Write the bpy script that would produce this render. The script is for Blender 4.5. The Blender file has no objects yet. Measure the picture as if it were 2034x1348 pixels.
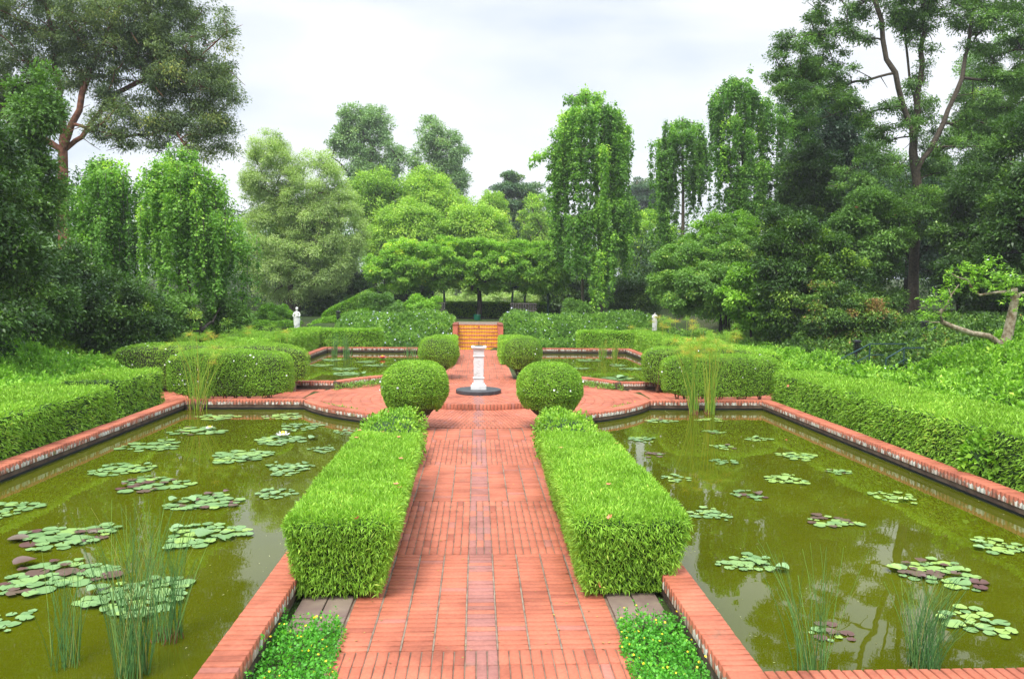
import bpy, math
import numpy as np

SC = bpy.context.scene
COL = SC.collection
rng = np.random.default_rng(7)
R = math.radians

# ------------------------------------------------------------------ camera maths (image measured at 2034 x 1348)
FPX = 1525.0
CAM = np.array([-0.045, 0.0, 2.5])
_r = 0.0085
_yaw = math.atan(69.8 / FPX); _pit = math.atan(93.4 / FPX * math.cos(_yaw))
F_ = np.array([math.sin(_yaw) * math.cos(_pit), math.cos(_yaw) * math.cos(_pit), -math.sin(_pit)])
R0_ = np.cross(F_, [0, 0, 1.0]); R0_ /= np.linalg.norm(R0_); U0_ = np.cross(R0_, F_)
R_ = R0_ * math.cos(_r) + U0_ * math.sin(_r)
U_ = -R0_ * math.sin(_r) + U0_ * math.cos(_r)
def ray(px, py): return F_ + R_ * (px - 1017) / FPX - U_ * (py - 674) / FPX
def G(px, py, z):
    d = ray(px, py); return CAM + (z - CAM[2]) / d[2] * d
def P(px, py, Y):
    d = ray(px, py); return CAM + (Y - CAM[1]) / d[1] * d

# ------------------------------------------------------------------ object helpers
def tag(o, label=None, cat=None, group=None, kind=None):
    if label: o['label'] = label
    if cat: o['category'] = cat
    if group: o['group'] = group
    if kind: o['kind'] = kind
    return o
def empty(name, loc=(0, 0, 0), rz=0.0):
    o = bpy.data.objects.new(name, None); COL.objects.link(o)
    o.location = loc; o.rotation_euler = (0, 0, rz); o.empty_display_size = 0.3
    return o
def link(name, me, parent=None, loc=None):
    """mesh coordinates are world coordinates; under a parent they are shifted to its frame"""
    o = bpy.data.objects.new(name, me); COL.objects.link(o)
    if parent is not None:
        o.parent = parent
        if loc is None:
            o.location = (-parent.location[0], -parent.location[1], -parent.location[2])
    if loc is not None: o.location = loc
    return o
def mesh_np(name, V, Fq, mats=None, smooth=False, attrs=None, mat_idx=None):
    """V (n,3), Fq: list of arrays of equal-size faces OR one array (m,k)"""
    me = bpy.data.meshes.new(name)
    V = np.asarray(V, dtype=np.float32)
    groups = Fq if isinstance(Fq, list) else [Fq]
    groups = [np.asarray(g, dtype=np.int32) for g in groups if len(g)]
    loops = np.concatenate([g.ravel() for g in groups])
    sizes = np.concatenate([np.full(len(g), g.shape[1], dtype=np.int32) for g in groups])
    starts = np.concatenate([[0], np.cumsum(sizes)[:-1]]).astype(np.int32)
    me.vertices.add(len(V)); me.vertices.foreach_set('co', V.ravel())
    me.loops.add(len(loops)); me.loops.foreach_set('vertex_index', loops)
    me.polygons.add(len(sizes)); me.polygons.foreach_set('loop_start', starts)
    try: me.polygons.foreach_set('loop_total', sizes)
    except Exception: pass
    if smooth: me.polygons.foreach_set('use_smooth', np.ones(len(sizes), dtype=bool))
    if mat_idx is not None: me.polygons.foreach_set('material_index', np.asarray(mat_idx, dtype=np.int32))
    for m in (mats if isinstance(mats, (list, tuple)) else [mats] if mats else []): me.materials.append(m)
    if attrs:
        for k, a in attrs.items():
            at = me.attributes.new(k, 'FLOAT', 'FACE'); at.data.foreach_set('value', np.asarray(a, dtype=np.float32))
    me.update(calc_edges=True)
    return me
class MB:
    """collects quads / tris / ngons with per-face material index"""
    def __init__(s): s.v = []; s.f = []; s.m = []
    def add(s, vs, fs, m=0):
        b = len(s.v); s.v += [tuple(map(float, p)) for p in vs]
        for f in fs: s.f.append([b + i for i in f]); s.m.append(m)
        return s
    def box(s, c, d, m=0, rz=0.0, taper=1.0, bev=0.0):
        x, y, z = d[0] / 2, d[1] / 2, d[2] / 2
        vs = []
        if bev > 0:
            b = bev
            lv = [(-z, b, 0), (-z + b, 0, 0), (z - b, 0, 1), (z, b, 1)]
            for (zz, ins, top) in lv:
                k = taper if top else 1.0
                X, Y = x * k - ins, y * k - ins
                vs += [(-X, -Y, zz), (X, -Y, zz), (X, Y, zz), (-X, Y, zz)]
            fs = [(3, 2, 1, 0), (12, 13, 14, 15)]
            for l in range(3):
                for i in range(4):
                    a = l * 4 + i; b2 = l * 4 + (i + 1) % 4
                    fs.append((a, b2, b2 + 4, a + 4))
        else:
            for zz, k in ((-z, 1.0), (z, taper)):
                vs += [(-x * k, -y * k, zz), (x * k, -y * k, zz), (x * k, y * k, zz), (-x * k, y * k, zz)]
            fs = [(3, 2, 1, 0), (4, 5, 6, 7), (0, 1, 5, 4), (1, 2, 6, 5), (2, 3, 7, 6), (3, 0, 4, 7)]
        ca, sa = math.cos(rz), math.sin(rz)
        vs = [(c[0] + p[0] * ca - p[1] * sa, c[1] + p[0] * sa + p[1] * ca, c[2] + p[2]) for p in vs]
        return s.add(vs, fs, m)
    def lathe(s, prof, c=(0, 0, 0), n=24, m=0, sq=(1, 1)):
        vs = []
        for r, z in prof:
            for i in range(n):
                a = 2 * math.pi * i / n
                vs.append((c[0] + r * math.cos(a) * sq[0], c[1] + r * math.sin(a) * sq[1], c[2] + z))
        fs = []
        for l in range(len(prof) - 1):
            for i in range(n):
                a = l * n + i; b = l * n + (i + 1) % n
                fs.append((a, b, b + n, a + n))
        fs.append(tuple(reversed(range(n)))); fs.append(tuple(range((len(prof) - 1) * n, len(prof) * n)))
        return s.add(vs, fs, m)
    def tube(s, pts, rad, n=6, m=0, cap=True):
        V, Fq = tube_np([np.array(pts, float)], [np.array(rad, float) if hasattr(rad, '__len__') else np.full(len(pts), float(rad))], n)
        s.add(V, [list(f) for f in Fq], m)
        if cap:
            k = len(V); b = len(s.v) - k
            s.f.append([b + i for i in reversed(range(n))]); s.m.append(m)
            s.f.append([b + k - n + i for i in range(n)]); s.m.append(m)
        return s
    def mesh(s, name, mats, smooth=False):
        me = bpy.data.meshes.new(name)
        me.from_pydata(s.v, [], s.f)
        for m in (mats if isinstance(mats, (list, tuple)) else [mats]): me.materials.append(m)
        me.polygons.foreach_set('material_index', np.array(s.m, dtype=np.int32))
        if smooth: me.polygons.foreach_set('use_smooth', np.ones(len(s.f), dtype=bool))
        me.update(calc_edges=True)
        return me
    def build(s, name, mats, parent=None, smooth=False, loc=None):
        return link(name, s.mesh(name, mats, smooth), parent, loc)

def tube_np(paths, radii, n=6):
    VV = []; FF = []; b = 0
    ang = np.arange(n) * 2 * np.pi / n
    for pts, rad in zip(paths, radii):
        k = len(pts)
        t = np.gradient(pts, axis=0); t /= (np.linalg.norm(t, axis=1, keepdims=True) + 1e-9)
        ref = np.array([0.0, 0, 1]) if abs(t[:, 2]).mean() < 0.8 else np.array([1.0, 0, 0])
        u = np.cross(t, ref); u /= (np.linalg.norm(u, axis=1, keepdims=True) + 1e-9); w = np.cross(t, u)
        ring = pts[:, None, :] + rad[:, None, None] * (np.cos(ang)[None, :, None] * u[:, None, :] + np.sin(ang)[None, :, None] * w[:, None, :])
        VV.append(ring.reshape(-1, 3))
        i = np.arange(k - 1)[:, None] * n; j = np.arange(n)[None, :]; j2 = (j + 1) % n
        FF.append(np.stack([i + j, i + j2, i + n + j2, i + n + j], -1).reshape(-1, 4) + b)
        b += k * n
    return np.concatenate(VV), np.concatenate(FF)
def nrm(a): return a / (np.linalg.norm(a, axis=-1, keepdims=True) + 1e-9)
def randdir(n): return nrm(rng.normal(size=(n, 3)))

# ------------------------------------------------------------------ materials
def newmat(name):
    m = bpy.data.materials.new(name); m.use_nodes = True
    nt = m.node_tree; nt.nodes.clear()
    out = nt.nodes.new('ShaderNodeOutputMaterial')
    return m, nt, out
def N(nt, t, **kw):
    n = nt.nodes.new(t)
    for k, v in kw.items():
        if k.startswith('i_'):
            n.inputs[k[2:].replace('_', ' ')].default_value = v
        else: setattr(n, k, v)
    return n
def ramp(nt, fac, stops, interp='LINEAR'):
    r = nt.nodes.new('ShaderNodeValToRGB'); r.color_ramp.interpolation = interp
    e = r.color_ramp.elements
    while len(e) < len(stops): e.new(0.5)
    for el, (p, c) in zip(e, stops):
        el.position = p; el.color = (*c, 1) if len(c) == 3 else c
    nt.links.new(fac, r.inputs[0]); return r
def mixc(nt, fac, a, b, mode='MIX'):
    m = nt.nodes.new('ShaderNodeMix'); m.data_type = 'RGBA'; m.blend_type = mode
    for s, val in ((0, fac), (6, a), (7, b)):
        if hasattr(val, 'is_linked') or hasattr(val, 'links'): nt.links.new(val, m.inputs[s])
        elif isinstance(val, (int, float)): m.inputs[s].default_value = val
        else: m.inputs[s].default_value = (*val, 1)
    return m.outputs[2]
def noise(nt, scale, detail=3, rough=0.55, coord='Object', vec=None, dist=0.0):
    n = N(nt, 'ShaderNodeTexNoise'); n.inputs['Scale'].default_value = scale
    n.inputs['Detail'].default_value = detail; n.inputs['Roughness'].default_value = rough
    n.inputs['Distortion'].default_value = dist
    if vec is None:
        tc = N(nt, 'ShaderNodeTexCoord'); vec = tc.outputs[coord]
    nt.links.new(vec, n.inputs['Vector']); return n.outputs[0]
LEAFGAIN = 1.6
def leafmat(name, stops, rough=0.5, transl=0.28, spec=0.35):
    m, nt, out = newmat(name)
    at = N(nt, 'ShaderNodeAttribute', attribute_name='v')
    stops = [(p, tuple(min(1, ch * LEAFGAIN) for ch in c)) for p, c in stops]
    c = ramp(nt, at.outputs['Fac'], stops).outputs[0]
    p = N(nt, 'ShaderNodeBsdfPrincipled'); p.inputs['Roughness'].default_value = rough
    p.inputs['Specular IOR Level'].default_value = spec
    nt.links.new(c, p.inputs['Base Color'])
    t = N(nt, 'ShaderNodeBsdfTranslucent')
    tcol = mixc(nt, 1.0, c, (1.15, 1.25, 0.55), 'MULTIPLY'); nt.links.new(tcol, t.inputs['Color'])
    mx = N(nt, 'ShaderNodeMixShader'); mx.inputs[0].default_value = transl
    nt.links.new(p.outputs[0], mx.inputs[1]); nt.links.new(t.outputs[0], mx.inputs[2])
    nt.links.new(mx.outputs[0], out.inputs[0])
    return m
def mat(name, col, rough=0.6, col2=None, scale=8.0, metal=0.0, bump=0.0, bscale=None, spec=0.4, detail=4, stops=(0.35, 0.65)):
    m, nt, out = newmat(name)
    p = N(nt, 'ShaderNodeBsdfPrincipled'); p.inputs['Roughness'].default_value = rough
    p.inputs['Metallic'].default_value = metal; p.inputs['Specular IOR Level'].default_value = spec
    if col2 is not None:
        n = noise(nt, scale, detail); c = ramp(nt, n, [(stops[0], col), (stops[1], col2)])
        nt.links.new(c.outputs[0], p.inputs['Base Color'])
    else: p.inputs['Base Color'].default_value = (*col, 1)
    if bump:
        b = N(nt, 'ShaderNodeBump'); b.inputs['Strength'].default_value = 0.6; b.inputs['Distance'].default_value = bump
        nt.links.new(noise(nt, bscale or scale * 3, 4), b.inputs['Height']); nt.links.new(b.outputs[0], p.inputs['Normal'])
    nt.links.new(p.outputs[0], out.inputs[0]); return m

M = {}
def g(*c): return c
# leaf palettes
M['bamboo'] = leafmat('bamboo_leaf', [(0, (.11, .20, .014)), (.45, (.175, .33, .028)), (.8, (.265, .43, .05)), (1, (.42, .50, .09))], .55)
M['bamboo_side'] = leafmat('bamboo_leaf_side', [(0, (.06, .15, .01)), (.5, (.12, .28, .02)), (.85, (.20, .40, .035)), (1, (.34, .42, .07))], .5)
M['box'] = leafmat('clipped_leaf', [(0, (.07, .15, .010)), (.45, (.15, .28, .02)), (.85, (.25, .41, .04)), (1, (.36, .46, .07))], .55)
M['lime'] = leafmat('bright_shrub_leaf', [(0, (.065, .15, .012)), (.5, (.145, .29, .022)), (.9, (.26, .43, .045)), (1, (.38, .48, .08))], .5)
M['bright'] = leafmat('yellowish_shrub_leaf', [(0, (.08, .19, .015)), (.5, (.17, .34, .03)), (.9, (.28, .46, .06)), (1, (.40, .50, .09))], .5)
M['mid'] = leafmat('mid_green_leaf', [(0, (.04, .09, .018)), (.5, (.09, .18, .03)), (.9, (.15, .28, .045)), (1, (.26, .35, .06))], .45, .32)
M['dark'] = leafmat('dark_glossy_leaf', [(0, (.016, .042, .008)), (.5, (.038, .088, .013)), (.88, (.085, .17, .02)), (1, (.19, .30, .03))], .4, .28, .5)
M['darkblue'] = leafmat('blue_green_leaf', [(0, (.016, .042, .02)), (.5, (.038, .085, .036)), (.9, (.08, .155, .055)), (1, (.15, .22, .06))], .45, .28, .5)
M['big'] = leafmat('tall_tree_leaf', [(0, (.045, .075, .035)), (.5, (.10, .15, .055)), (.9, (.20, .25, .07)), (1, (.34, .34, .08))], .5, .35)
M['arbour'] = leafmat('arbour_leaf', [(0, (.07, .16, .02)), (.5, (.18, .33, .04)), (.88, (.32, .48, .06)), (1, (.5, .5, .05))], .5, .35)
M['olive'] = leafmat('grey_olive_leaf', [(0, (.13, .19, .06)), (.5, (.27, .36, .13)), (.9, (.42, .50, .22)), (1, (.5, .56, .26))], .6, .4)
M['yellow'] = leafmat('yellow_green_leaf', [(0, (.11, .21, .025)), (.5, (.24, .38, .045)), (.9, (.38, .50, .06)), (1, (.55, .50, .06))], .55, .3)
M['weep'] = leafmat('weeping_leaf', [(0, (.035, .10, .014)), (.5, (.095, .21, .028)), (.9, (.20, .37, .045)), (1, (.32, .48, .05))], .5, .38)
M['far'] = leafmat('far_tree_leaf', [(0, (.10, .17, .07)), (.5, (.17, .27, .11)), (.9, (.25, .36, .15)), (1, (.34, .42, .17))], .6, .3)
M['mixed'] = leafmat('mixed_brownish_leaf', [(0, (.02, .045, .01)), (.4, (.045, .10, .014)), (.75, (.10, .19, .022)), (.92, (.17, .22, .03)), (1, (.20, .12, .04))], .5, .2)
M['peri'] = leafmat('periwinkle_leaf', [(0, (.05, .12, .02)), (.5, (.12, .23, .035)), (.9, (.21, .35, .05)), (1, (.32, .44, .08))], .5)
M['peanut'] = leafmat('ground_cover_leaf', [(0, (.03, .14, .012)), (.5, (.07, .26, .022)), (.9, (.13, .38, .03)), (1, (.22, .46, .05))], .45)
M['fern'] = leafmat('feathery_stem', [(0, (.10, .20, .02)), (.6, (.20, .34, .04)), (.85, (.32, .38, .05)), (1, (.42, .28, .05))], .6, .3)
M['pad'] = leafmat('lily_pad', [(0, (.07, .135, .04)), (.45, (.12, .205, .072)), (.7, (.18, .27, .06)), (.78, (.085, .07, .04)), (1, (.075, .03, .03))], .33, .05, .6)
M['rush'] = leafmat('rush_stem', [(0, (.035, .10, .03)), (.6, (.075, .18, .05)), (.9, (.14, .25, .06)), (1, (.24, .20, .06))], .45, .1)
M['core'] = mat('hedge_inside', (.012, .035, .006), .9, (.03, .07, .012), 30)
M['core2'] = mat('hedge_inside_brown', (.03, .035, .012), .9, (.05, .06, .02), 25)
M['bark'] = mat('grey_bark', (.06, .045, .03), .85, (.16, .13, .09), 12, bump=.02)
M['barkred'] = mat('red_brown_bark', (.10, .035, .02), .8, (.26, .11, .06), 6, bump=.02)
M['barkpale'] = mat('pale_lichen_bark', (.13, .085, .035), .85, (.42, .36, .26), 9, bump=.012)
M['barkmid'] = mat('brown_grey_bark', (.045, .033, .022), .85, (.10, .08, .055), 12, bump=.02)
M['barkdark'] = mat('dark_bark', (.02, .016, .012), .85, (.05, .04, .03), 10, bump=.01)
M['stemtan'] = mat('tan_stem', (.16, .11, .06), .8, (.34, .27, .18), 20)
M['green_paint'] = mat('dark_green_paint', (.01, .04, .03), .4)
M['rail'] = mat('blue_green_painted_steel', (.015, .045, .05), .5, (.025, .065, .065), 20)
M['lamp'] = mat('dark_lamp_metal', (.02, .02, .025), .45)
M['red'] = mat('red_plastic', (.5, .02, .015), .4)
M['white'] = mat('white_painted_stone', (.68, .68, .67), .55, (.47, .46, .42), 6, bump=.003, bscale=30, stops=(.52, .78), detail=8)
M['marble'] = mat('weathered_white_stone', (.72, .71, .69), .6, (.5, .49, .44), 7, bump=.004, bscale=40, stops=(.45, .75))
M['slate'] = mat('dark_slate', (.035, .037, .042), .45, (.06, .062, .068), 8)
M['bronze'] = mat('dark_bronze', (.05, .055, .05), .4, metal=.8)
M['wood'] = mat('weathered_bench_wood', (.09, .08, .07), .8, (.16, .14, .12), 15)
M['petal'] = mat('pink_petal', (.75, .16, .20), .5)
M['petalw'] = mat('white_petal', (.82, .82, .80), .5)
M['petaly'] = mat('yellow_petal', (.75, .55, .01), .5)
M['petalo'] = mat('salmon_petal', (.72, .24, .14), .5)
M['petalb'] = mat('pale_violet_petal', (.62, .64, .82), .5)
M['soil'] = mat('soil_ground', (.05, .036, .022), .95, (.10, .075, .045), 5, bump=.02, bscale=18)
M['twig'] = mat('bare_grey_twig', (.20, .17, .14), .85)

def ground_material():
    m, nt, out = newmat('ground_soil_and_grass')
    p = N(nt, 'ShaderNodeBsdfPrincipled'); p.inputs['Roughness'].default_value = .95
    p.inputs['Specular IOR Level'].default_value = .15
    a = ramp(nt, noise(nt, .35, 4), [(.4, (.035, .06, .015)), (.6, (.075, .055, .035))]).outputs[0]
    b = mixc(nt, noise(nt, 9, 4), a, (.04, .075, .015))
    nt.links.new(b, p.inputs['Base Color'])
    bp = N(nt, 'ShaderNodeBump'); bp.inputs['Distance'].default_value = .05
    nt.links.new(noise(nt, 12, 5), bp.inputs['Height']); nt.links.new(bp.outputs[0], p.inputs['Normal'])
    nt.links.new(p.outputs[0], out.inputs[0]); return m
M['ground'] = ground_material()

def brick_material(name, lichen=False):
    m, nt, out = newmat(name)
    at = N(nt, 'ShaderNodeAttribute', attribute_name='v')
    c = ramp(nt, at.outputs['Fac'], [(0, (.26, .075, .045)), (.35, (.42, .128, .072)), (.65, (.50, .16, .09)), (.80, (.42, .155, .11)), (.86, (.37, .15, .115)), (1, (.34, .15, .125))]).outputs[0]
    st = ramp(nt, noise(nt, 1.3, 5, .62), [(.40, (1.04, 1.04, 1.04)), (.55, (.88, .86, .84)), (.68, (.62, .58, .56)), (.8, (.42, .40, .38))]).outputs[0]
    c = mixc(nt, 1.0, c, st, 'MULTIPLY')
    gr = ramp(nt, noise(nt, 3.1, 5, .7, dist=.4), [(.60, (0, 0, 0)), (.74, (.55, .55, .55))]).outputs[0]
    c = mixc(nt, gr, c, (.17, .13, .085))
    fine = ramp(nt, noise(nt, 42, 4, .6), [(.3, (.86, .84, .84)), (.6, (1.06, 1.05, 1.04))]).outputs[0]
    c = mixc(nt, 1.0, c, fine, 'MULTIPLY')
    if lichen:
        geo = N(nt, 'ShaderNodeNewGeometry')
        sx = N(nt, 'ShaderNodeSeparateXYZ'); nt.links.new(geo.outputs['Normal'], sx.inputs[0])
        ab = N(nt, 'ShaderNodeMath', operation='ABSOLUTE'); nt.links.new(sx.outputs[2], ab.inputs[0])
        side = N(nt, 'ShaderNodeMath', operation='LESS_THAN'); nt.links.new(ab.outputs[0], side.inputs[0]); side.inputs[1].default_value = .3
        tc = N(nt, 'ShaderNodeTexCoord'); mp = N(nt, 'ShaderNodeMapping'); mp.inputs['Scale'].default_value = (1, 1, .35)
        nt.links.new(tc.outputs['Object'], mp.inputs[0])
        l = ramp(nt, noise(nt, 14, 5, .6, vec=mp.outputs[0]), [(.47, (0, 0, 0)), (.54, (1, 1, 1))]).outputs[0]
        l2 = ramp(nt, noise(nt, 1.1, 2, .5), [(.30, (.15, .15, .15)), (.5, (1, 1, 1))]).outputs[0]
        ll = mixc(nt, 1.0, l, l2, 'MULTIPLY')
        fx = N(nt, 'ShaderNodeMath', operation='MULTIPLY'); nt.links.new(ll, fx.inputs[0]); nt.links.new(side.outputs[0], fx.inputs[1])
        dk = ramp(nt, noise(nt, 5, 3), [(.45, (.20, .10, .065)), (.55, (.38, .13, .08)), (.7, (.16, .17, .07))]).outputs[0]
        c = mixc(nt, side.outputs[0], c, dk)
        c = mixc(nt, fx.outputs[0], c, (.58, .56, .48))
        mo = ramp(nt, noise(nt, 2.2, 4), [(.55, (1, 1, 1)), (.75, (.72, .68, .6))]).outputs[0]
        c = mixc(nt, 1.0, c, mo, 'MULTIPLY')
    p = N(nt, 'ShaderNodeBsdfPrincipled'); nt.links.new(c, p.inputs['Base Color'])
    p.inputs['Roughness'].default_value = .72; p.inputs['Specular IOR Level'].default_value = .3
    b = N(nt, 'ShaderNodeBump'); b.inputs['Strength'].default_value = .5; b.inputs['Distance'].default_value = .004
    nt.links.new(noise(nt, 60, 4), b.inputs['Height']); nt.links.new(b.outputs[0], p.inputs['Normal'])
    nt.links.new(p.outputs[0], out.inputs[0]); return m
M['brick'] = brick_material('terracotta_brick')
M['coping'] = brick_material('coping_brick_with_lichen', True)
M['mortar'] = mat('sandy_mortar', (.15, .10, .07), .95, (.27, .21, .15), 7, bump=.003, bscale=60)
M['darkmortar'] = mat('dark_joint_mortar', (.06, .035, .025), .95, (.13, .09, .06), 7)
M['slab'] = mat('pinkish_stone_slab', (.17, .115, .095), .8, (.25, .19, .14), 4, bump=.003, bscale=50)
def wall_material():
    m, nt, out = newmat('stained_pond_wall')
    tc = N(nt, 'ShaderNodeTexCoord'); s = N(nt, 'ShaderNodeSeparateXYZ'); nt.links.new(tc.outputs['Object'], s.inputs[0])
    n = noise(nt, 3, 4)
    c = ramp(nt, n, [(.35, (.075, .06, .05)), (.6, (.16, .11, .075)), (.75, (.09, .095, .06))]).outputs[0]
    mr = N(nt, 'ShaderNodeMapRange'); mr.inputs['From Min'].default_value = .05; mr.inputs['From Max'].default_value = .015
    nt.links.new(s.outputs[2], mr.inputs['Value'])
    c = mixc(nt, mr.outputs[0], c, (.028, .034, .042))
    p = N(nt, 'ShaderNodeBsdfPrincipled'); nt.links.new(c, p.inputs['Base Color']); p.inputs['Roughness'].default_value = .6
    nt.links.new(p.outputs[0], out.inputs[0]); return m
M['pondwall'] = wall_material()
def outer_wall_material():
    m, nt, out = newmat('mossy_brick_wall')
    tc = N(nt, 'ShaderNodeTexCoord'); mp = N(nt, 'ShaderNodeMapping'); mp.inputs['Scale'].default_value = (1, 1, .5)
    nt.links.new(tc.outputs['Object'], mp.inputs[0])
    n = noise(nt, 9, 5, .6, vec=mp.outputs[0])
    c = ramp(nt, n, [(.35, (.06, .045, .035)), (.5, (.15, .12, .08)), (.58, (.10, .11, .05)), (.66, (.50, .48, .40))]).outputs[0]
    p = N(nt, 'ShaderNodeBsdfPrincipled'); nt.links.new(c, p.inputs['Base Color']); p.inputs['Roughness'].default_value = .85
    nt.links.new(p.outputs[0], out.inputs[0]); return m
M['outerwall'] = outer_wall_material()
def riser_material():
    m, nt, out = newmat('yellow_glazed_tile')
    tc = N(nt, 'ShaderNodeTexCoord'); b = N(nt, 'ShaderNodeTexBrick')
    mp = N(nt, 'ShaderNodeMapping'); mp.inputs['Rotation'].default_value = (R(90), 0, 0)
    nt.links.new(tc.outputs['Object'], mp.inputs[0]); nt.links.new(mp.outputs[0], b.inputs['Vector'])
    b.inputs['Color1'].default_value = (.86, .56, .02, 1); b.inputs['Color2'].default_value = (.80, .44, .015, 1)
    b.inputs['Mortar'].default_value = (.30, .09, .04, 1); b.inputs['Scale'].default_value = 1.0
    b.offset = 0.0
    b.inputs['Brick Width'].default_value = .075; b.inputs['Row Height'].default_value = .2; b.inputs['Mortar Size'].default_value = .008
    wn = ramp(nt, noise(nt, 4, 4), [(.56, (0, 0, 0)), (.7, (1, 1, 1))]).outputs[0]
    c = mixc(nt, wn, b.outputs[0], (.34, .10, .04))
    p = N(nt, 'ShaderNodeBsdfPrincipled'); nt.links.new(c, p.inputs['Base Color']); p.inputs['Roughness'].default_value = .4
    nt.links.new(p.outputs[0], out.inputs[0]); return m
M['riser'] = riser_material()
def water_material():
    m, nt, out = newmat('murky_green_water')
    p = N(nt, 'ShaderNodeBsdfPrincipled')
    c = ramp(nt, noise(nt, .35, 4, .55), [(.3, (.050, .058, .001)), (.55, (.070, .080, .0015)), (.75, (.090, .105, .003))]).outputs[0]
    fl = ramp(nt, noise(nt, 26, 3, .7), [(.70, (0, 0, 0)), (.78, (.35, .35, .35))]).outputs[0]
    c = mixc(nt, fl, c, (.14, .16, .03)); nt.links.new(c, p.inputs['Base Color'])
    p.inputs['Roughness'].default_value = .012; p.inputs['IOR'].default_value = 1.52
    p.inputs['Specular IOR Level'].default_value = .5
    tc = N(nt, 'ShaderNodeTexCoord')
    n1 = noise(nt, 2.6, 2, .5, vec=tc.outputs['Object'])
    b = N(nt, 'ShaderNodeBump'); b.inputs['Strength'].default_value = .10; b.inputs['Distance'].default_value = .008
    nt.links.new(n1, b.inputs['Height']); nt.links.new(b.outputs[0], p.inputs['Normal'])
    nt.links.new(p.outputs[0], out.inputs[0]); return m
M['water'] = water_material()

# ------------------------------------------------------------------ terrain
def sm(x, a, b):
    t = np.clip((np.asarray(x, float) - a) / (b - a), 0, 1); return t * t * (3 - 2 * t)
def T(x, y):
    x = np.asarray(x, float); y = np.asarray(y, float); ax = np.abs(x)
    bank = np.where(x > 0, 1.35, .95) * sm(ax, 8.0, 15.0) + np.clip(ax - 15, 0, 40) * .03
    ys = 33.3 + np.clip(ax - 7, 0, 6) * 1.1
    terr = 1.0 * sm(y, ys, ys + 2.2)
    return np.maximum(bank, terr) + np.clip(y - 46, 0, 300) * .025
def build_ground():
    e = 0.01
    xs = sorted(set(list(np.linspace(-8, 8, 33)) + [s * v for s in (-1, 1) for v in (1.60, 1.60 + e, 6.32, 6.32 + e)] + [s * v for s in (-1, 1) for v in (9, 10, 11, 12, 13, 14, 15, 17, 20, 25, 30, 40, 60, 90, 140, 220)]))
    ys = sorted(set([-60, -30, -10, 0, 2, 4.38, 4.38 + e, 16.42, 16.42 + e, 19.88, 19.88 + e, 31.9, 31.9 + e] + list(np.arange(6, 46, 1.0)) + [50, 55, 60, 70, 80, 100, 130, 200, 350, 600]))
    X, Y = np.meshgrid(xs, ys)
    Z = T(X, Y)
    ax = np.abs(X)
    inp = (ax > 1.605) & (ax < 6.325) & (((Y > 4.385) & (Y < 16.425)) | ((Y > 19.885) & (Y < 31.905)))
    Z = np.where(inp, -.6, Z - .012)
    st = (ax < 1.0) & (Y > 33.2) & (Y < 35.3)
    Z = np.where(st, -.02, Z)
    V = np.stack([X, Y, Z], -1).reshape(-1, 3)
    nx = len(xs); ny = len(ys)
    i = np.arange(ny - 1)[:, None] * nx; j = np.arange(nx - 1)[None, :]
    Fq = np.stack([i + j, i + j + 1, i + nx + j + 1, i + nx + j], -1).reshape(-1, 4)
    tag(link('ground', mesh_np('ground', V, Fq, M['ground'])), kind='structure')
build_ground()

# ------------------------------------------------------------------ bricks
def bricks_mesh(name, B, material, zb=None):
    """B: rows (cx,cy,half_len_u,half_len_v,rot,z_top,v,height[,wedge])"""
    B = np.array([tuple(b) + (1.0,) * (9 - len(b)) for b in B], float); n = len(B)
    ca, sa = np.cos(B[:, 4]), np.sin(B[:, 4])
    jit = rng.normal(0, .0012, (n, 4)) + rng.normal(0, .0012, (n, 1))
    sg = np.array([(-1, -1), (1, -1), (1, 1), (-1, 1)])
    wd = B[:, 8] if B.shape[1] > 8 else np.ones(n)
    layers = []
    for (ins, dz, top) in ((0, -B[:, 7], 0), (0, np.full(n, -.004), 1), (.005, np.zeros(n), 1)):
        L = []
        for k, (a, b) in enumerate(sg):
            u = a * (B[:, 2] - ins); v = b * (B[:, 3] - ins) * np.where(a > 0, wd, 1)
            L.append(np.stack([B[:, 0] + u * ca - v * sa, B[:, 1] + u * sa + v * ca, B[:, 5] + dz + (jit[:, k] if top else 0)], -1))
        layers.append(np.stack(L, 1))
    V = np.concatenate(layers, 1).reshape(-1, 3)
    base = np.arange(n)[:, None, None] * 12
    f = []
    for l in (0, 4):
        for i in range(4): f.append((l + i, l + (i + 1) % 4, l + 4 + (i + 1) % 4, l + 4 + i))
    f.append((8, 9, 10, 11))
    f = np.array(f)[None]
    Fq = (base + f).reshape(-1, 4)
    return mesh_np(name, V, Fq, material, attrs={'v': np.repeat(B[:, 6], 9)})
def bv(purple=False):
    if purple: return .86 + .14 * rng.random() if rng.random() < .75 else .7
    r = rng.random()
    return .34 + .30 * r if rng.random() > .05 else (.15 if rng.random() < .4 else .80)
B = []
j = .004
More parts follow.
